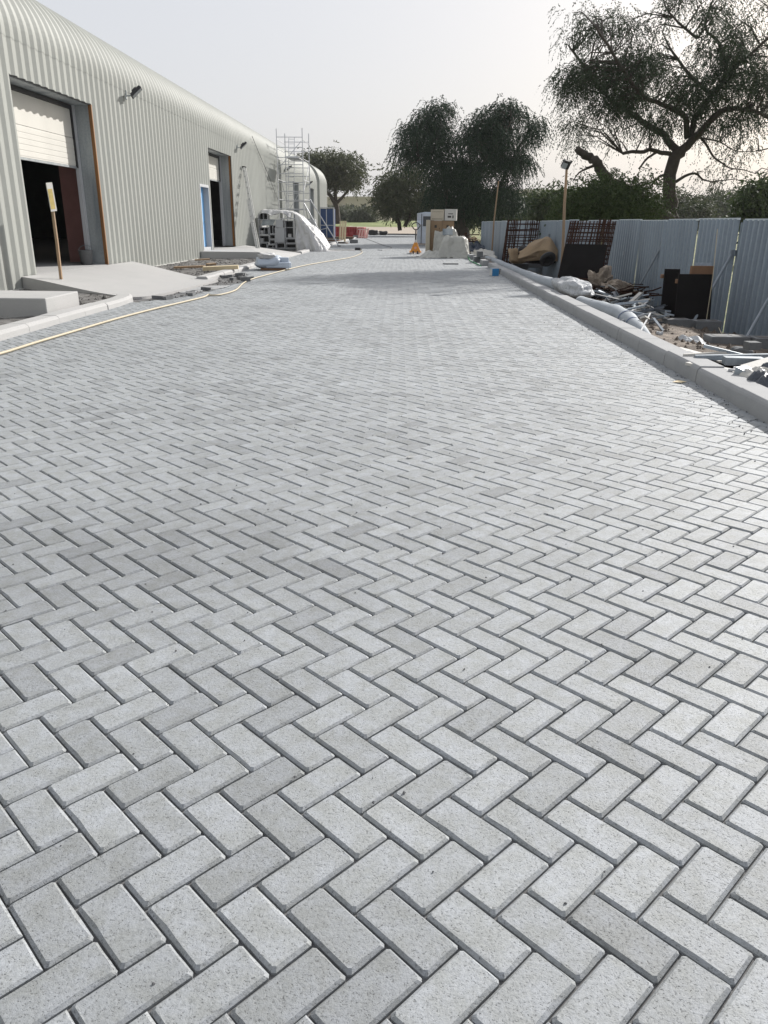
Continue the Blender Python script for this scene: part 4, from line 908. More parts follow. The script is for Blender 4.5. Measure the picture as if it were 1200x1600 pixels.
for i, (x, y, w, h, lab) in enumerate([(-5.9,58,2.3,.22,'low stack of dark boards below the blue cabin'),(-4.9,55.5,1.5,.12,'flat dark board pile right of the outrigger feet'),(-5.6,66,2.4,.3,'dark timber pile in front of the red barrier')]):
    t = thing('board_stack', lab, 'boards', (x, y, 0), R(4*i-3), 'dark board stacks beyond the scaffold')
    for k in range(int(h/.05)): part('board', MB().obox((random.uniform(-.1,.1), random.uniform(-.06,.06), .03+k*.052), (w, .9, .045), (0,0,random.uniform(-.05,.05))), m_block if k % 2 else m_brownwood, t)
for (u, v, lab) in [(556,372,'small dark block on the road at the foot of the pink barrier'),(553,380,'small grey block lying on the far road, left one')]:
    p = G(u, v); single('debris_block', MB().obox((0,0,.12), (.5,.35,.24)), m_block, lab, 'block', p, (0,0,.3), bevel=.03)
for i, (x, y, s) in enumerate([(-4.0,94,1.),(-2.9,95,.8)]): single('black_bag', blob(1.3*s, .8, .55*s, 5+i), m_black, ['larger black rubbish bag by the far kerb', 'smaller black rubbish bag by the far kerb, right of the larger'][i], 'bag', (x, y, .0), smooth=True)

# ================================================================== OBJECTS, RIGHT SIDE
def carton(x, y, z, w, d, h, rz, label, mat, marks=()):
    t = thing('carton', label, 'carton', (x, y, z), rz, 'cartons stacked on the road')
    part('box', MB().box(0, w, 0, d, 0, h), mat, t, bevel=.006)
    part('tape', MB().box(w/2-.03, w/2+.03, -.0025, d+.0025, h-.0, h+.003), m_cardl, t)
    for (a, b, c, e, side) in marks:
        if side == 'f': part('print', MB().box(w*a, w*b, -.003, -.0005, h*c, h*e), m_ink, t)
        else: part('print', MB().box(-.003, -.0005, d*a, d*b, h*c, h*e), m_ink, t)
    return t
CY = 34.9; bx = AY(667, 395, CY).x
single('carton_pallet', MB().box(bx-.05, bx+1.15, CY-.05, CY+.95, .0, .04).box(bx-.05, bx+1.15, CY-.05, CY+.05, .04, .11).box(bx-.05, bx+1.15, CY+.85, CY+.95, .04, .11).box(bx-.05, bx+1.15, CY-.06, CY+.96, .111, .13), m_wood, 'wooden pallet under the brown cartons', 'pallet')
zz = .131
for lv in range(3):
    for c in range(2):
        nm = [['brown carton at the bottom left of the stack','brown carton at the bottom right of the stack, behind the plastic'],['brown carton second from bottom, left column','brown carton second from bottom, right column'],['brown carton with a dark print, left under the white one','brown carton with a dark print, right under the white one']][lv][c]
        carton(bx+.12+c*.50, CY+.02, zz+lv*.436, .49, .85, .43, R(0), nm, m_card, [(.35,.55,.35,.6,'f'),(.75,.8,.2,.35,'f')] if lv == 2 else [])
carton(bx-.06, CY-.10, .131, .17, .5, 1.33, 0, 'tall narrow pale carton on the left side of the stack', m_cardl)
carton(bx+.12, CY+.12, zz+3*.436+.004, .56, .62, .43, R(-12), 'beige carton on the top of the stack, left half', m_cardl, [(.1,.9,.12,.16,'f'),(.1,.9,.78,.80,'f')])
carton(bx+.70, CY-.02, zz+3*.436+.004, .50, .62, .45, R(-5), 'white printed carton on the top of the stack, right half', m_cardw, [(.3,.7,.55,.62,'f'),(.25,.55,.25,.42,'f'),(.65,.75,.2,.45,'f')])
# wrapped machine
t = thing('wrapped_pallet', 'tall machine wrapped in grey blue film on a pallet behind the cartons', 'wrapped pallet', (.50, 51, 0)); t.scale = (.92, .92, .95)
part('wrapped_body', MB().grid(lambda u, v: (lambda a, zz_: (.85+.82*math.copysign(abs(math.cos(a))**.35, math.cos(a))*(1+.03*nz((a*3, zz_*4, 1))), .6+.6*math.copysign(abs(math.sin(a))**.35, math.sin(a)), .16+zz_*1.85))(2*math.pi*u, v), 56, 18), m_wrapmach, t, True)
part('top_hood', MB().grid(lambda u, v: (lambda a, q: (.85+.87*q*math.copysign(abs(math.cos(a))**.4, math.cos(a)), .6+.64*q*math.copysign(abs(math.sin(a))**.4, math.sin(a)), 2.06-.10*q**3+.05*nz((a*2, q*4, 2))-(.62 if q > .99 else 0)*(1+.2*nz((a*2, 0, 3)))))(2*math.pi*u, min(1, v*1.1)), 48, 10), m_bluewrap, t, True)
part('recess_shade_plate', MB().box(.42,1.15,-.035,-.022,1.22,1.82), m_bwin, t); part('strap', MB().box(.30,.34,-.03,1.22,.16,1.98), m_black, t)  # flat dark plate on the film, painted to read as a shaded recess
part('pallet', MB().box(-.05,1.75,-.05,1.25,.1,.15).box(-.05,.1,-.05,1.25,0,.1).box(.8,.95,-.05,1.25,0,.1).box(1.6,1.75,-.05,1.25,0,.1), m_wood, t)
# pallet jack
J = G(649, 397); t = thing('pallet_jack', 'orange hand pallet jack with black loop handle beside the cartons', 'pallet jack', J)
part('pump_cover', MB().add([(-.26,-.02,.06),(.26,-.02,.06),(.06,.05,.52),(-.06,.05,.52),(-.26,.16,.06),(.26,.16,.06),(.06,.13,.52),(-.06,.13,.52)], [(0,1,2,3),(5,4,7,6),(0,4,5,1),(1,5,6,2),(2,6,7,3),(3,7,4,0)]), m_orange, t, bevel=.015)
part('badge', MB().lathe([(0,.0),(.055,0),(.055,.004),(0,.004)], 14), m_pinkp, t, loc=(0,-.012,.27)).rotation_euler = (R(80),0,0)
for s in (-1, 1): part('fork', MB().box(s*.19-.08, s*.19+.08, .16, 1.25, .05, .11), m_orange, t); part('wheel', MB().tube([(s*.1-.03,.02,.07),(s*.1+.03,.02,.07)], .075, 14), m_black, t)
part('hydraulic_post', MB().tube([(0,.06,.5),(0,.05,.62)], .045, 10), m_trim, t)
part('handle_bar', MB().tube([(0,.05,.58),(0,-.02,1.05)], .03, 8), m_black, t)
part('handle_loop', MB().tube([Vector((.19*math.sin(a)*(1 if math.cos(a) > -.3 else .75), -.02-.02*math.cos(a), 1.20+.15*-math.cos(a)*-1)) for a in [2*math.pi*i/20 for i in range(21)]], .024, 6), m_black, t)
# plastic-covered heap
mb = MB(); HX, HY = .70, 33.4
def heap(x, y):
    def bl(cx_, cy_, hx, hy, z, e=.25):
        d = max(abs((x-cx_)/hx), abs((y-cy_)/hy)); return z*(1-sm(1-e, 1+e, d))
    return max(bl(1.88, 34.0, .56, .5, .82, .30), bl(1.72, 34.55, .30, .22, 1.17, .45), bl(1.36, 34.45, .24, .25, .98, .3), .28*(1-sm(.1, 1., math.hypot((x-1.05)/.75, (y-33.7)/.5))))
def hf(u, v):
    x = .15+2.45*u; y = 33.2+1.7*v; h = heap(x, y); k = min(1, .25+h*1.5); r1 = .5-abs(nz((x*2.6+y, y*2.2, 4))); r2 = .5-abs(nz((x*5-y*2, y*4, 6)))
    return (x+(.16*nz((x*2.2, y*2.2, 1))+.06*nz((x*6, y*6, 1)))*k, y+.12*nz((x*2.6, y*2.6, 8))*k, .012+h+(.22*(r1-.35)+.12*(r2-.35)+.03*nz((x*12, y*12, 4)))*k)
mb.grid(hf, 72, 52); mb.f = [f for f in mb.f if max(mb.v[i][2] for i in f) > .045 or nz((mb.v[f[0]][0]*2, mb.v[f[0]][1]*2, 3)) > .12]
used = sorted({i for f in mb.f for i in f}); mp_ = {i: k for k, i in enumerate(used)}; mb.v = [mb.v[i] for i in used]; mb.f = [tuple(mp_[i] for i in f) for f in mb.f]; mb.mi = [0]*len(mb.f)
single('plastic_covered_heap', mb, m_plast, 'crumpled milky plastic sheet over a heap in front of the cartons', 'sheet', smooth=True)
p = AY(688, 366, 34.0); single('sheet_metal', MB().obox((0,0,0), (.42,.04,.26), (R(-25),0,0)), m_galv, 'grey panel poking out of the milky plastic heap', 'panel', (1.62, 34.2, 1.0))
single('flat_board', MB().obox((0,0,.02), (.5,.25,.03)), m_block, 'thin grey board lying on the road in front of the plastic heap', 'board', G(704, 413), (0,0,.2))
single('green_strap', MB().tube([G(724,400), G(730,403)+Vector((0,0,.1)), G(735,408), G(742,412)+Vector((0,0,.03)), G(752,416)], .022, 5), m_green, 'green strap lying beside the loose kerb stones', 'strap')
# loose kerb stones
kst = MB(); kst.add([(x, o_-.12, z_+.05) for x in (-.45,.45) for o_, z_ in [(0,-.05),(.012,.085),(.06,.13),(.24,.13),(.24,-.05)]], [tuple(range(5))[::-1], tuple(range(5,10))]+[(i,(i+1)%5,5+(i+1)%5,5+i) for i in range(5)]); kst = kst.mesh('loose_kerb_stone', m_kerb)
for (x, y, z, a, lab) in [(2.62,27.9,0,1.57,'loose kerb stone nearest to the blue tin, in line with the kerb'),(2.60,30.6,0,1.60,'loose kerb stone farthest of the two standing in front of the dark bricks'),(2.86,31.6,.02,1.55,'loose kerb stone behind the front pair, close to the cream sheet'),(2.55,32.7,0,1.6,'loose kerb stone at the corner of the milky plastic heap'),(2.95,29.2,.0,1.5,'loose kerb stone lying on the dirt beside the others')]:
    o = link('loose_kerb_stone', kst, None, (x, y, z)); o.rotation_euler = (0,0,a); tag(o, lab, 'kerb stone', 'loose kerb stones beyond the kerb end')
for i, (x, y, z) in enumerate([(2.52,29.9,0),(2.60,29.75,.2)]): single('dark_brick', MB().box(-.1,.1,-.2,.2,0,.2), m_block, ['lower dark block below the loose kerb stones','upper dark block on the lower one by the loose kerb stones'][i], 'block', (x, y, z), bevel=.006)
b = G(772, 431); t = thing('blue_tin', 'blue and white tin standing on the road against the kerb', 'tin', (b.x, b.y, 0), R(20)); part('body', MB().box(-.1,.1,-.09,.09,0,.19), m_cyan, t, bevel=.012); part('label_band', MB().box(-.104,-.1005,-.08,.08,.01,.18), m_trim, t); part('lid', MB().box(-.09,.09,-.08,.08,.19,.205), m_bluewrap, t)
def fold(w, d, h, seed, n=22):
    # a stiff sheet slumped over something: flat sloping top, ragged overhanging edge, creases
    mb = MB()
    def fn(u, v):
        x = (u-.5)*w; y = (v-.5)*d; z = h*(.35+.65*sm(-.1, .75, u)-.55*sm(.8, 1.05, u))+.10*nz((x*2.5, y*2.5, seed))+.05*abs(nz((x*6+y*3, y*5, seed)))
        z *= 1-.85*max(0, abs(2*v-1)-.5)*1.2
        return (x+.10*nz((y*3, x*2, seed+1)), y+.10*nz((x*3, y*3, seed+2)), max(.0, z))
    mb.grid(fn, n, n)
    def ed(u, v): p = fn(u, 0); return (p[0]+.05*v, p[1]+.12*v+.04*nz((u*9, v*3, seed)), p[2]*(1-.8*v))
    return mb.grid(ed, n, 5)
# cream crumpled sheet and tarp behind
def crumple(name, label, cat, c, w, d, h, mat, seed, amp=.10, n=34, rz=0, f=2.2):
    mb = MB()
    def fn(u, v):
        x, y = (u-.5)*w, (v-.5)*d; q = max(0, 1-(abs(2*u-1)**2.2)-(abs(2*v-1)**2.2)*.9)
        r = abs(nz((x*f/max(w,.4)*1.6, y*f/max(d,.4)*1.6, seed))); r2 = abs(nz((x*f*2.4, y*f*2.4, seed+5)))
        return (x+.06*nz((x*3, y*3, seed+2)), y+.06*nz((x*3, y*3, seed+3)), max(.003, h*(q**.55)*(.55+1.1*r)+amp*r2*(.3+q)))
    mb.grid(fn, n, n); o = single(name, mb, mat, label, cat, c, (0,0,rz), smooth=False); return o
single('cream_sheet', blob(.75, 6.5, .30, 3, 26, .05, .9), m_plast, 'crumpled cream plastic sheet on the dirt behind the loose kerb stones', 'sheet', (3.15, 34.5, -.02), smooth=True)
crumple('navy_tarp', 'dark navy tarp heap against the far end of the fence', 'tarp', (3.25, 41.5, -.1), 1.7, 3., .55, m_tarp, 8, .12)
for i in range(46):
    pass
t = thing('scrap_heap', 'tangled dark scrap heap behind the plastic covered goods', 'scrap', (2.75, 43.5, -.05))
for i in range(34):
    a = Vector((random.gauss(0,.55), random.gauss(0,.8), random.uniform(0,.75))); b = a+Vector((random.gauss(0,.5), random.gauss(0,.5), random.gauss(0,.28))); b.z = max(0, b.z)
    part('scrap_bar', MB().tube([a, (a+b)/2+Vector((0,0,.08)), b], random.uniform(.02,.06), 5), m_rust if i % 3 else m_brownwood, t)
# fabric rolls along the back of the kerb
def roll(name, label, pts, rads, mat, n=12, stripe=None):
    pts = smooth([Vector(p) for p in pts], 5); L = len(pts); rs = [np.interp(i/(L-1), np.linspace(0,1,len(rads)), rads)*(1+.10*nz((i*.35, 1, 2))) for i in range(L)]
    t = thing(name, label, 'fabric roll', pts[0]); P0 = pts[0]; part('fabric', MB().tube([p-P0 for p in pts], rs, n), mat, t, True)
    if stripe:
        for s0 in stripe: i0 = int(s0*(L-1)); part('blue_stripe', MB().tube([pts[i0]-P0, pts[i0].lerp(pts[i0+1], .35)-P0], [rs[i0]*1.03]*2, n, False), m_dblue, t, True)
    return t
roll('fabric_roll', 'long thin grey fabric roll on the dirt behind the far kerb', [(2.98,31,.12),(3.02,28,.12),(2.97,25,.13),(3.0,22,.12),(2.96,19,.14),(3.0,17.0,.15),(3.05,16.2,.14)], [.08,.10,.11,.11,.12,.14,.13], m_geo)
roll('fabric_roll', 'white and grey fabric roll with a blue striped end behind the near kerb', [(3.05,14.2,.06),(3.04,13.2,.07),(3.06,12.3,.10),(3.03,11.4,.12),(2.99,10.7,.11),(2.94,10.0,.09),(2.91,9.5,.06)], [.10,.12,.125,.12,.08,.03], m_geo, 14, (.62,.70))
single('cloudy_bag', blob(.55, 2.6, .37, 12, 26, .03, .85), m_clear, 'big cloudy plastic bag lying behind the kerb below the larger rebar cage', 'bag', (3.17, 15.7, .0), smooth=True)
# rebar cages
def bars(mb, p0, du, dv, nu, nv, jit=.02, r=.011):
    for i in range(nu):
        q = p0+du*(i/(nu-1)); mb.append([q+Vector((random.gauss(0,jit), random.gauss(0,jit), 0)), q+dv+Vector((random.gauss(0,jit), random.gauss(0,jit), 0))])
    for j in range(nv):
        q = p0+dv*((j+.3)/nv); mb.append([q-du*.02, q+du*1.02])
def cage(label, base, frames, r, extra=()):
    t = thing('rebar_cage', label, 'rebar cage', base)
    for p0, du, dv, nu, nv in frames:
        L = []; bars(L, Vector(p0), Vector(du), Vector(dv), nu, nv, .012)
        for s in L: part('rebar', MB().tube(s, r, 5, False), m_rust, t)
    for s in extra: part('rebar', MB().tube([Vector(p) for p in s], r*1.1, 5, False), m_rust, t)
    return t
b1 = Vector((3.12, 27, 0)); lean = (.16,.55,1.40)
fl = [((random.uniform(0,.9), random.uniform(-.6,.6), .05+.03*i), (random.uniform(.3,1.2), random.uniform(-.5,.9), .05+.02*i)) for i in range(12)]
cage('smaller rusty rebar cage leaning on the far fence', b1, [((0,0,.05),(.28,0,.02),lean,6,4),((.0,-.05,.05),(1.02,.02,.02),lean,6,8),((.78,.1,.05),(.26,0,0),(lean[0],lean[1],1.38),5,4),((.0,.25,.05),(1.0,.05,0),(.18,.45,1.42),4,7)], .017, fl)
b2 = AY(868, 458, 16.8); b2.z = -.02
R2 = AY(937, 470, 16.6)-b2; R2.z = 0; UP = AY(893, 345, 17.6)-b2; UPR = AY(958, 343, 17.6)-b2-R2
fl = [((random.uniform(-.1,1.), random.uniform(-.9,.1), .03+.012*i), (random.uniform(.2,1.5), random.uniform(-1.2,.2), .02+.012*i)) for i in range(26)]
cage('larger rusty rebar cage leaning on the fence with a black sheet on it', b2, [((0,0,.0),tuple(R2),tuple(UP),13,17),((.02,.12,.0),tuple(R2*.98),tuple(UP+Vector((.02,.1,-.02))),8,11),((R2.x*.72,-.02,.0),(R2.x*.3,0,0),tuple(UPR+Vector((0,.02,0))),8,10),((R2.x*.0,-.04,.0),(R2.x*.2,0,0),tuple(UP),6,6)], .0125, fl)
mb = MB(); q0 = b2+Vector((-.02,-.09,.12)); e1 = R2*.93; e2 = UP*.60
mb.add([tuple(q0+e1*u+e2*v+Vector((0,.03*nz((u*4, v*3, 2))-.012*k,0))) for k in (0,1) for v in (0,.25,.5,.75,1) for u in (0,.2,.4,.6,.8,1)],
   [(k*30+j*6+i, k*30+j*6+i+1, k*30+j*6+i+7, k*30+j*6+i+6) for k in (0,1) for j in range(4) for i in range(5)])
single('black_sheet', mb, m_tar, 'black sheet covering the lower part of the larger rebar cage', 'sheet')
single('striped_rod', MB().tube([b2+Vector((.62,-.16,.0)), b2+Vector((1.02,.30,.98))], .013, 5), m_alu, 'pale rod leaning diagonally across the black sheet on the rebar cage', 'rod')
t = thing('rebar_bundle', 'dark tangle of loose rusty bars on the ground below the larger cage', 'rebar', (3.75, 14.9, -.02))
for i in range(44):
    a = Vector((random.gauss(0,.28), random.gauss(0,.7), random.uniform(0,.26))); th_ = random.gauss(.5,.55); L = random.uniform(.5,1.3); b = a+Vector((math.sin(th_)*L, math.cos(th_)*L*.9, random.gauss(0,.08))); b.z = max(0, b.z)
    part('rebar', MB().tube([a, (a+b)/2+Vector((0,0,random.uniform(-.02,.05))), b], random.uniform(.008,.014), 5, False), m_rust, t)
# hessian heap, tyres, far bits
single('hessian_heap', fold(1.15, 1.0, .72, 21), m_hess, 'tan folded hessian sheet slumped on a heap between the two rebar cages', 'sheet', AY(838, 410, 25)+Vector((0,.1,-.0)))
single('dark_bundle', blob(.9,.8,.5, 40, amp=.06), m_tar, 'dark bundle in the shade under the tan hessian sheet', 'bundle', AY(846, 412, 25.2), smooth=True)
single('hessian_bundle', blob(.5,.5,.42, 33, amp=.06), m_hess, 'small tan bundle left of the hessian heap', 'bundle', AY(808, 412, 25.5), smooth=True)
def tyre(label, p, rx):
    t = thing('tyre', label, 'tyre', p); k = MB(); n, m = 24, 8; R0, r0 = .17, .07
    k.grid(lambda u, v: ((R0+r0*math.cos(2*math.pi*v))*math.cos(2*math.pi*u), r0*math.sin(2*math.pi*v), R0+r0+(R0+r0*math.cos(2*math.pi*v))*math.sin(2*math.pi*u)), n, m); part('rubber', k, m_rubber, t, True)
    part('hub', MB().tube([(0,-.04,R0+r0),(0,.04,R0+r0)], .10, 16), m_black, t); t.rotation_euler = rx; return t
tyre('black tyre lying against the right foot of the hessian heap', AY(851, 416, 23.4), (R(35),0,R(20)))
tyre('tyre standing at the foot of the smaller rebar cage', AY(819, 408, 25.2), (R(10),0,R(-60)))
# cloth/cardboard heap on dark junk
p = G(945, 462, -.05)
crumple('dark_junk', 'dark heap of junk below the tan cloth by the fence', 'junk', (3.85, 15.6, -.1), 1.3, 2.0, .34, m_tar, 30, .1, 26)
single('tan_cloth', blob(.42,.5,.36, 31, 18, .10, .8), m_rag, 'crumpled tan cloth thrown over dark junk by the fence, left piece', 'cloth', AY(934, 452, 16.3))
single('tan_cloth', blob(.62,.5,.20, 35, 18, .10, .8), m_rag, 'crumpled tan cloth stretched over dark junk, longer right piece', 'cloth', AY(966, 460, 15.6), (0,R(12),-.2))
# black boards leaning on the fence
def lean_board(label, u0, u1, vt, vb, y, mat, th_=.03, rz=.0):
    a = AY(u0, vb, y); b = AY(u1, vb, y); tt = AY(u0, vt, y+.22); t = thing('black_board', label, 'board', a, 0, 'black boards leaning on the fence'); w = (b-a).x; h = (tt-a).z
    part('sheet', MB().add([(0,0,0),(w,-.03,0),(w+.02,.2,h),(.05,.22,h),(0,th_,0),(w,th_-.03,0),(w+.02,.2+th_,h),(.05,.22+th_,h)], [(0,1,2,3),(7,6,5,4),(0,4,5,1),(1,5,6,2),(2,6,7,3),(3,7,4,0)]), mat, t)
    part('batten', MB().obox((w*.5,.24+th_,h*.85), (w*.9,.05,.06)), m_brownwood, t); return t
lean_board('narrow tall black board leaning on the fence, left of the wide one', 1031, 1057, 420, 500, 12.5, m_tar)
lean_board('wide black board leaning on the fence right of the narrow one', 1053, 1108, 428, 507, 12.15, m_tar)
single('brown_offcut', MB().obox((0,0,0), (.34,.06,.16)), m_brownwood, 'brown timber offcut showing above the wide black board', 'timber', AY(1096, 424, 12.55), (0,0,.1))
single('blue_plate', MB().obox((0,0,0), (.26,.02,.18)), m_scrap, 'blue grey plate leaning behind the wide black board', 'plate', AY(1098, 420, 12.7), (R(-10),0,.05))
# concrete blocks
def cblock(label, u, v, w, d, h, rz, z=-.08):
    p = G(u, v, z); t = thing('concrete_block', label, 'block', p, rz, 'grey concrete blocks below the fence'); part('block', MB().box(0, w, 0, d, 0, h), m_block, t, bevel=.008)
    for q in (.28,.72): part('dark_cell_patch', MB().box(w*q-w*.14, w*q+w*.14, d*.2, d*.8, h+.001, h+.003), m_black, t)  # blocks are solid; thin black plates paint the dark of hollow cells
    return t
cblock('grey block below the black boards, left one', 1041, 521, .34, .2, .19, .12)
cblock('grey block below the black boards, right one', 1086, 521, .36, .22, .17, .05)
cblock('large grey block standing below the nearest brace, left of a pair', 1108, 553, .46, .26, .20, .02)
cblock('large grey block at the right picture edge, right of a pair', 1178, 556, .4, .26, .20, .0)
single('cap_stone', MB().obox((0,0,.04), (.13,.13,.08)), m_block, 'small cap stone on the joint of the two large grey blocks', 'block', G(1174, 546, .13), (0,0,.1), bevel=.006)
single('round_stone', blob(.22,.16,.09, 4), m_block, 'rounded grey stone lying in front of the large grey block', 'stone', G(1158, 556, .0), smooth=True)
# plastic scraps and boards
def scrap(name, label, cat, u, v, z, size, rot, mat, group=None, b=0):
    return single(name, MB().obox((0,0,size[2]/2), size), mat, label, cat, G(u, v, z), rot, group, bevel=b)
crumple('plastic_scrap', 'clear white plastic scrap in front of the grey block', 'plastic', G(1078, 537, .02), .34, .5, .07, m_clear, 41, .05, 18, .4)
single('plastic_cup', blob(.075,.075,.07,6), m_clear, 'small clear plastic lump on the dirt beside the kerb', 'plastic', G(1030, 527, .04), smooth=True)
for a in [('white_board','white board lying flat beside the kerb, left of the white strip',1092,556,.09,(.62,.16,.02),(0,R(4),-1.05),m_board),
          ('white_strip','thin white metal strip crossing over the boards',1101,556,.15,(.42,.03,.03),(0,R(-3),.12),m_board),
          ('white_board','long white board lying beside the kerb at the right edge',1135,582,.10,(.75,.17,.025),(0,R(3),-.95),m_board),
          ('steel_channel','long grey steel channel lying over the boards',1150,562,.14,(.75,.06,.05),(0,R(-3),-.12),m_scrap),
          ('steel_channel','short blue grey steel box lying at the right edge',1160,570,.13,(.34,.12,.07),(0,0,-.1),m_scrap),
          ('grey_lath','dark grey lath slanting over the scrap boards',1140,553,.17,(.5,.03,.03),(0,R(10),-.45),m_scrap),
          ('white_board','white panel corner at the right picture edge',1200,575,.16,(.36,.3,.015),(R(10),R(-8),.5),m_board),
          ('alu_profile','pair of white aluminium profiles near the right edge, upper one',1180,580,.15,(.36,.025,.02),(0,0,-.62),m_alu),
          ('alu_profile','pair of white aluminium profiles near the right edge, lower one',1172,583,.14,(.36,.025,.02),(0,0,-.60),m_alu),
          ('steel_bracket','bent pale bracket lying near the kerb at the right edge',1165,590,.11,(.14,.16,.07),(R(15),0,.6),m_scrap),
          ('dark_lath','dark timber lath in shadow beside the white board',1122,574,.08,(.7,.05,.05),(0,R(3),-.95),m_tar)]:
    scrap(a[0], a[1], a[0].split('_')[-1], a[2], a[3], a[4], a[5], a[6], a[7])
for i, (u, v, w, d) in enumerate([(1180,596,.34,.24),(1200,602,.4,.3),(1212,588,.4,.3)]):
    crumple('plastic_sheet_scrap', ['pale curled sheet scrap near the kerb, left of the dark one','dark curled sheet scrap behind the kerb at the right edge','dark sheet scrap at the picture edge above the curled ones'][i], 'plastic', G(u, v, .09), w, d, .12, m_board if i == 0 else m_darkpl, 50+i, .06, 14, .4*i)
# scrap metal lengths in a loose heap
for i in range(46):
    r = random.Random(100+i); u = r.uniform(948, 1032); v = 460+(u-950)*.46+r.uniform(-14, 15); L = r.uniform(.2,.6)*(1.5 if i % 7 == 0 else 1)
    k = MB(); w = r.uniform(.03,.075)
    if i % 3: k.box(-L/2, L/2, -w/2, w/2, 0, .004).box(-L/2, L/2, -w/2, -w/2+.004, .0041, w*.6)
    else: k.box(-L/2, L/2, -w/2, w/2, 0, .022)
    single('metal_offcut', k, [m_scrap, m_scrap, m_board, m_darkpl][i % 4], ['pale grey metal offcut in the loose scrap heap left of the black boards','pale grey metal offcut in the loose scrap heap left of the black boards','white offcut in the loose scrap heap left of the black boards','dark offcut in the loose scrap heap left of the black boards'][i % 4], 'offcut', G(u, v, .06+r.uniform(0,.16)), (r.uniform(-.5,.5), r.uniform(-.4,.4), r.uniform(-1.6,1.6)), 'offcuts in the scrap heap beside the fence')
for (a, b) in [((956,505),(1024,488)),((968,498),(1012,472)),((1000,520),(1016,490)),((985,500),(1006,490))]:
    single('steel_lath', MB().tube([G(*a, .12), G(*b, .22)], .013, 4), m_alu, {956:'long pale steel lath lying across the scrap heap', 968:'pale steel lath pointing up right out of the scrap heap', 1000:'steel lath standing steeply at the right of the scrap heap', 985:'short steel lath in the middle of the scrap heap'}[a[0]], 'lath')
for i, (u, v, w, d, h, rz) in enumerate([(972,520,.4,.14,.1,.1),(955,508,.3,.12,.08,-.2),(812,420,.5,.3,.16,.1),(835,418,.6,.3,.18,0),(790,428,.4,.3,.14,.2)]):
    scrap('grey_beam', ['short grey beam at the front of the scrap heap','shorter grey beam left of the scrap heap','grey block under the smaller rebar cage','grey block at the foot of the hessian heap','grey block beside the far fabric roll'][i], 'block', u, v, .0, (w, d, h), (0,0,rz), m_block, b=.01)
# light poles
f = AY(880, 400, 19.6); f.z = -.2; t = thing('light_pole', 'rough timber pole carrying a site floodlight behind the larger rebar cage', 'light pole', f)
tp = AY(886, 256, 19.6)-f
part('pole', MB().tube([(0,0,-.2), tp*.35+Vector((.01,0,0)), tp*.7-Vector((.01,0,0)), tp], [.04,.036,.032,.028], 8), m_wood, t, True)
part('crossbar', MB().tube([tp+Vector((-.10,0,.0)), tp+Vector((.11,0,.03))], .016, 5), m_black, t)
h = part('lamp_head', MB().obox(tp+Vector((-.03,-.04,-.01)), (.17,.10,.17), (R(25), R(12), R(20))), m_black, t); k = MB().obox(tp+Vector((-.07,-.09,-.05)), (.12,.01,.13), (R(25), R(12), R(20))); part('lens', k, m_glass, h)
part('lamp_cap', MB().obox(tp+Vector((.07,0,.04)), (.07,.07,.06)), m_black, t); part('stub', MB().tube([tp, tp+Vector((0,0,.15))], .012, 5), m_black, t)
f = AY(769, 378, 36); f.z = -.3; tp = AY(779, 283, 36)-f
single('bamboo_pole', MB().tube([Vector((0,0,-.1)), tp*.5+Vector((-.04,0,0)), tp], [.04,.032,.024], 7), m_wood, 'slender bare timber pole standing by the far fence before the weeping tree', 'pole', f)
# grit and litter on the paving
def grit():
    rng = np.random.default_rng(3); n = 900
    y = np.concatenate([rng.uniform(.7, 8, 420), rng.uniform(4, 26, 480)]); x = np.concatenate([rng.uniform(-3.5, 2.6, 420), 2.6-rng.exponential(.12, 480)]); s = rng.uniform(.002, .0045, n)*(1+(np.arange(n) > 420)*.7)
    o8 = np.array([[1,0,0],[0,1,0],[-1,0,0],[0,-1,0],[0,0,1],[0,0,-1]])*1.; V = (o8[None]*s[:, None, None]*rng.uniform(.6, 1.4, (n, 6, 1))+np.stack([x, y, s*.5], 1)[:, None, :]).reshape(-1, 3)
    f8 = np.array([[0,1,4],[1,2,4],[2,3,4],[3,0,4],[1,0,5],[2,1,5],[3,2,5],[0,3,5]]); F = (f8[None]+6*np.arange(n)[:, None, None]).reshape(-1, 3)
    o = link('grit', npmesh('grit', V, F, m_stone)); o['kind'] = 'stuff'; o['label'] = 'dark grit and crumbs scattered on the paving and along the kerb'
grit()
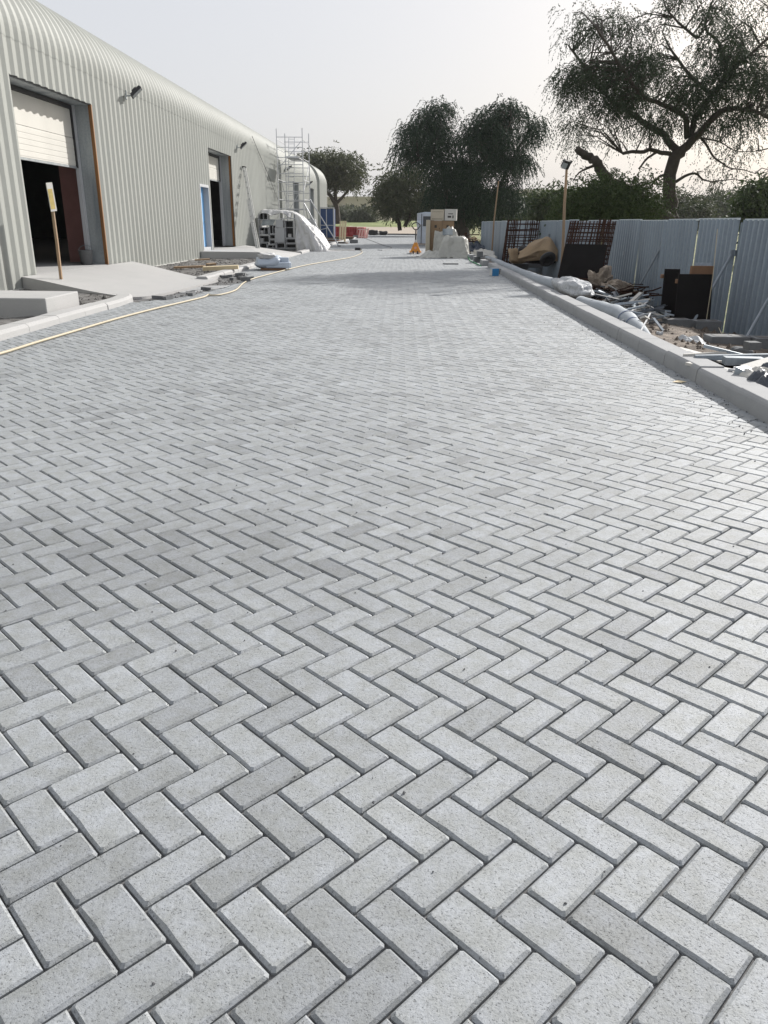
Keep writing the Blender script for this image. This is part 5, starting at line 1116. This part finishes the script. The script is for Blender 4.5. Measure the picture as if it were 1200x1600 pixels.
def gravel(name, label, n, fxy, mat, seed, a, b):
    rng = np.random.default_rng(seed); P_ = []
    while len(P_) < n:
        q = fxy(rng)
        if q is not None: P_.append(q)
    P_ = np.array(P_); s_ = a+(b-a)*rng.random(n)**4
    o8 = np.array([[1,0,0],[0,1,0],[-1,0,0],[0,-1,0],[0,0,1],[0,0,-1]])*1.; V = (o8[None]*s_[:, None, None]*rng.uniform(.5, 1.3, (n, 6, 1))+P_[:, None, :]).reshape(-1, 3)
    f8 = np.array([[0,1,4],[1,2,4],[2,3,4],[3,0,4],[1,0,5],[2,1,5],[3,2,5],[0,3,5]]); o = link(name, npmesh(name, V, (f8[None]+6*np.arange(n)[:, None, None]).reshape(-1, 3), mat)); o['kind'] = 'stuff'; o['label'] = label
def g1(r): x, y = r.uniform(-7.5, -5.0), r.uniform(11, 29.7); return (x, y, .05) if (y < 15.35-(x+7.5)*.49 or y > 22.3-(x+7.5)) else None
def g2(r): x, y = r.uniform(-5.0, -3.9), r.uniform(13.6, 21.9); return (x, y, -.015) if inpoly(np.array(x), np.array(y), DUG) and x > -4.6 else None
def g3(r): y = 4+36*r.random()**1.6; x = r.uniform(2.9, fx(y)); return (x, y, dirt_z(x, y)+.004)
gravel('gravel', 'dark gravel and crumbs on the soil beds in front of the warehouse', 3600, g1, m_soil, 21, .006, .035)
gravel('gravel', 'loose stones in the dug strip at the road edge', 900, g2, m_soil, 22, .006, .035)
gravel('rubble', 'stones and crumbs scattered over the dirt between kerb and fence', 3800, g3, m_dirt, 23, .006, .06)
for i, (u, v, s) in enumerate([(1062,598,.14),(640,716,.06)]):
    p = G(u, v); single('dry_leaf', MB().add([(-s/2,0,.002),(0,s*.35,.012),(s/2,.01,.004),(0,-s*.3,.008)], [(0,3,2,1)]), m_cream if i == 0 else m_trim, ['pale crumpled leaf on the paving beside the kerb joint','tiny white scrap on the paving in mid road'][i], 'litter', (p.x, p.y, .004))

# ---- thin dusty air over the whole place
hm = bpy.data.materials.new('haze_air'); hm.use_nodes = True; hn = hm.node_tree; hn.nodes.clear()
ho = hn.nodes.new('ShaderNodeOutputMaterial'); hv = hn.nodes.new('ShaderNodeVolumePrincipled'); hn.links.new(hv.outputs[0], ho.inputs['Volume'])
hv.inputs['Color'].default_value = (.93, .95, .97, 1); hv.inputs['Density'].default_value = .0002; hv.inputs['Anisotropy'].default_value = .3
hb = link('haze', MB().box(-720, 720, -75, 1225, -1.6, 14.5).mesh('haze', hm)); hb['kind'] = 'stuff'
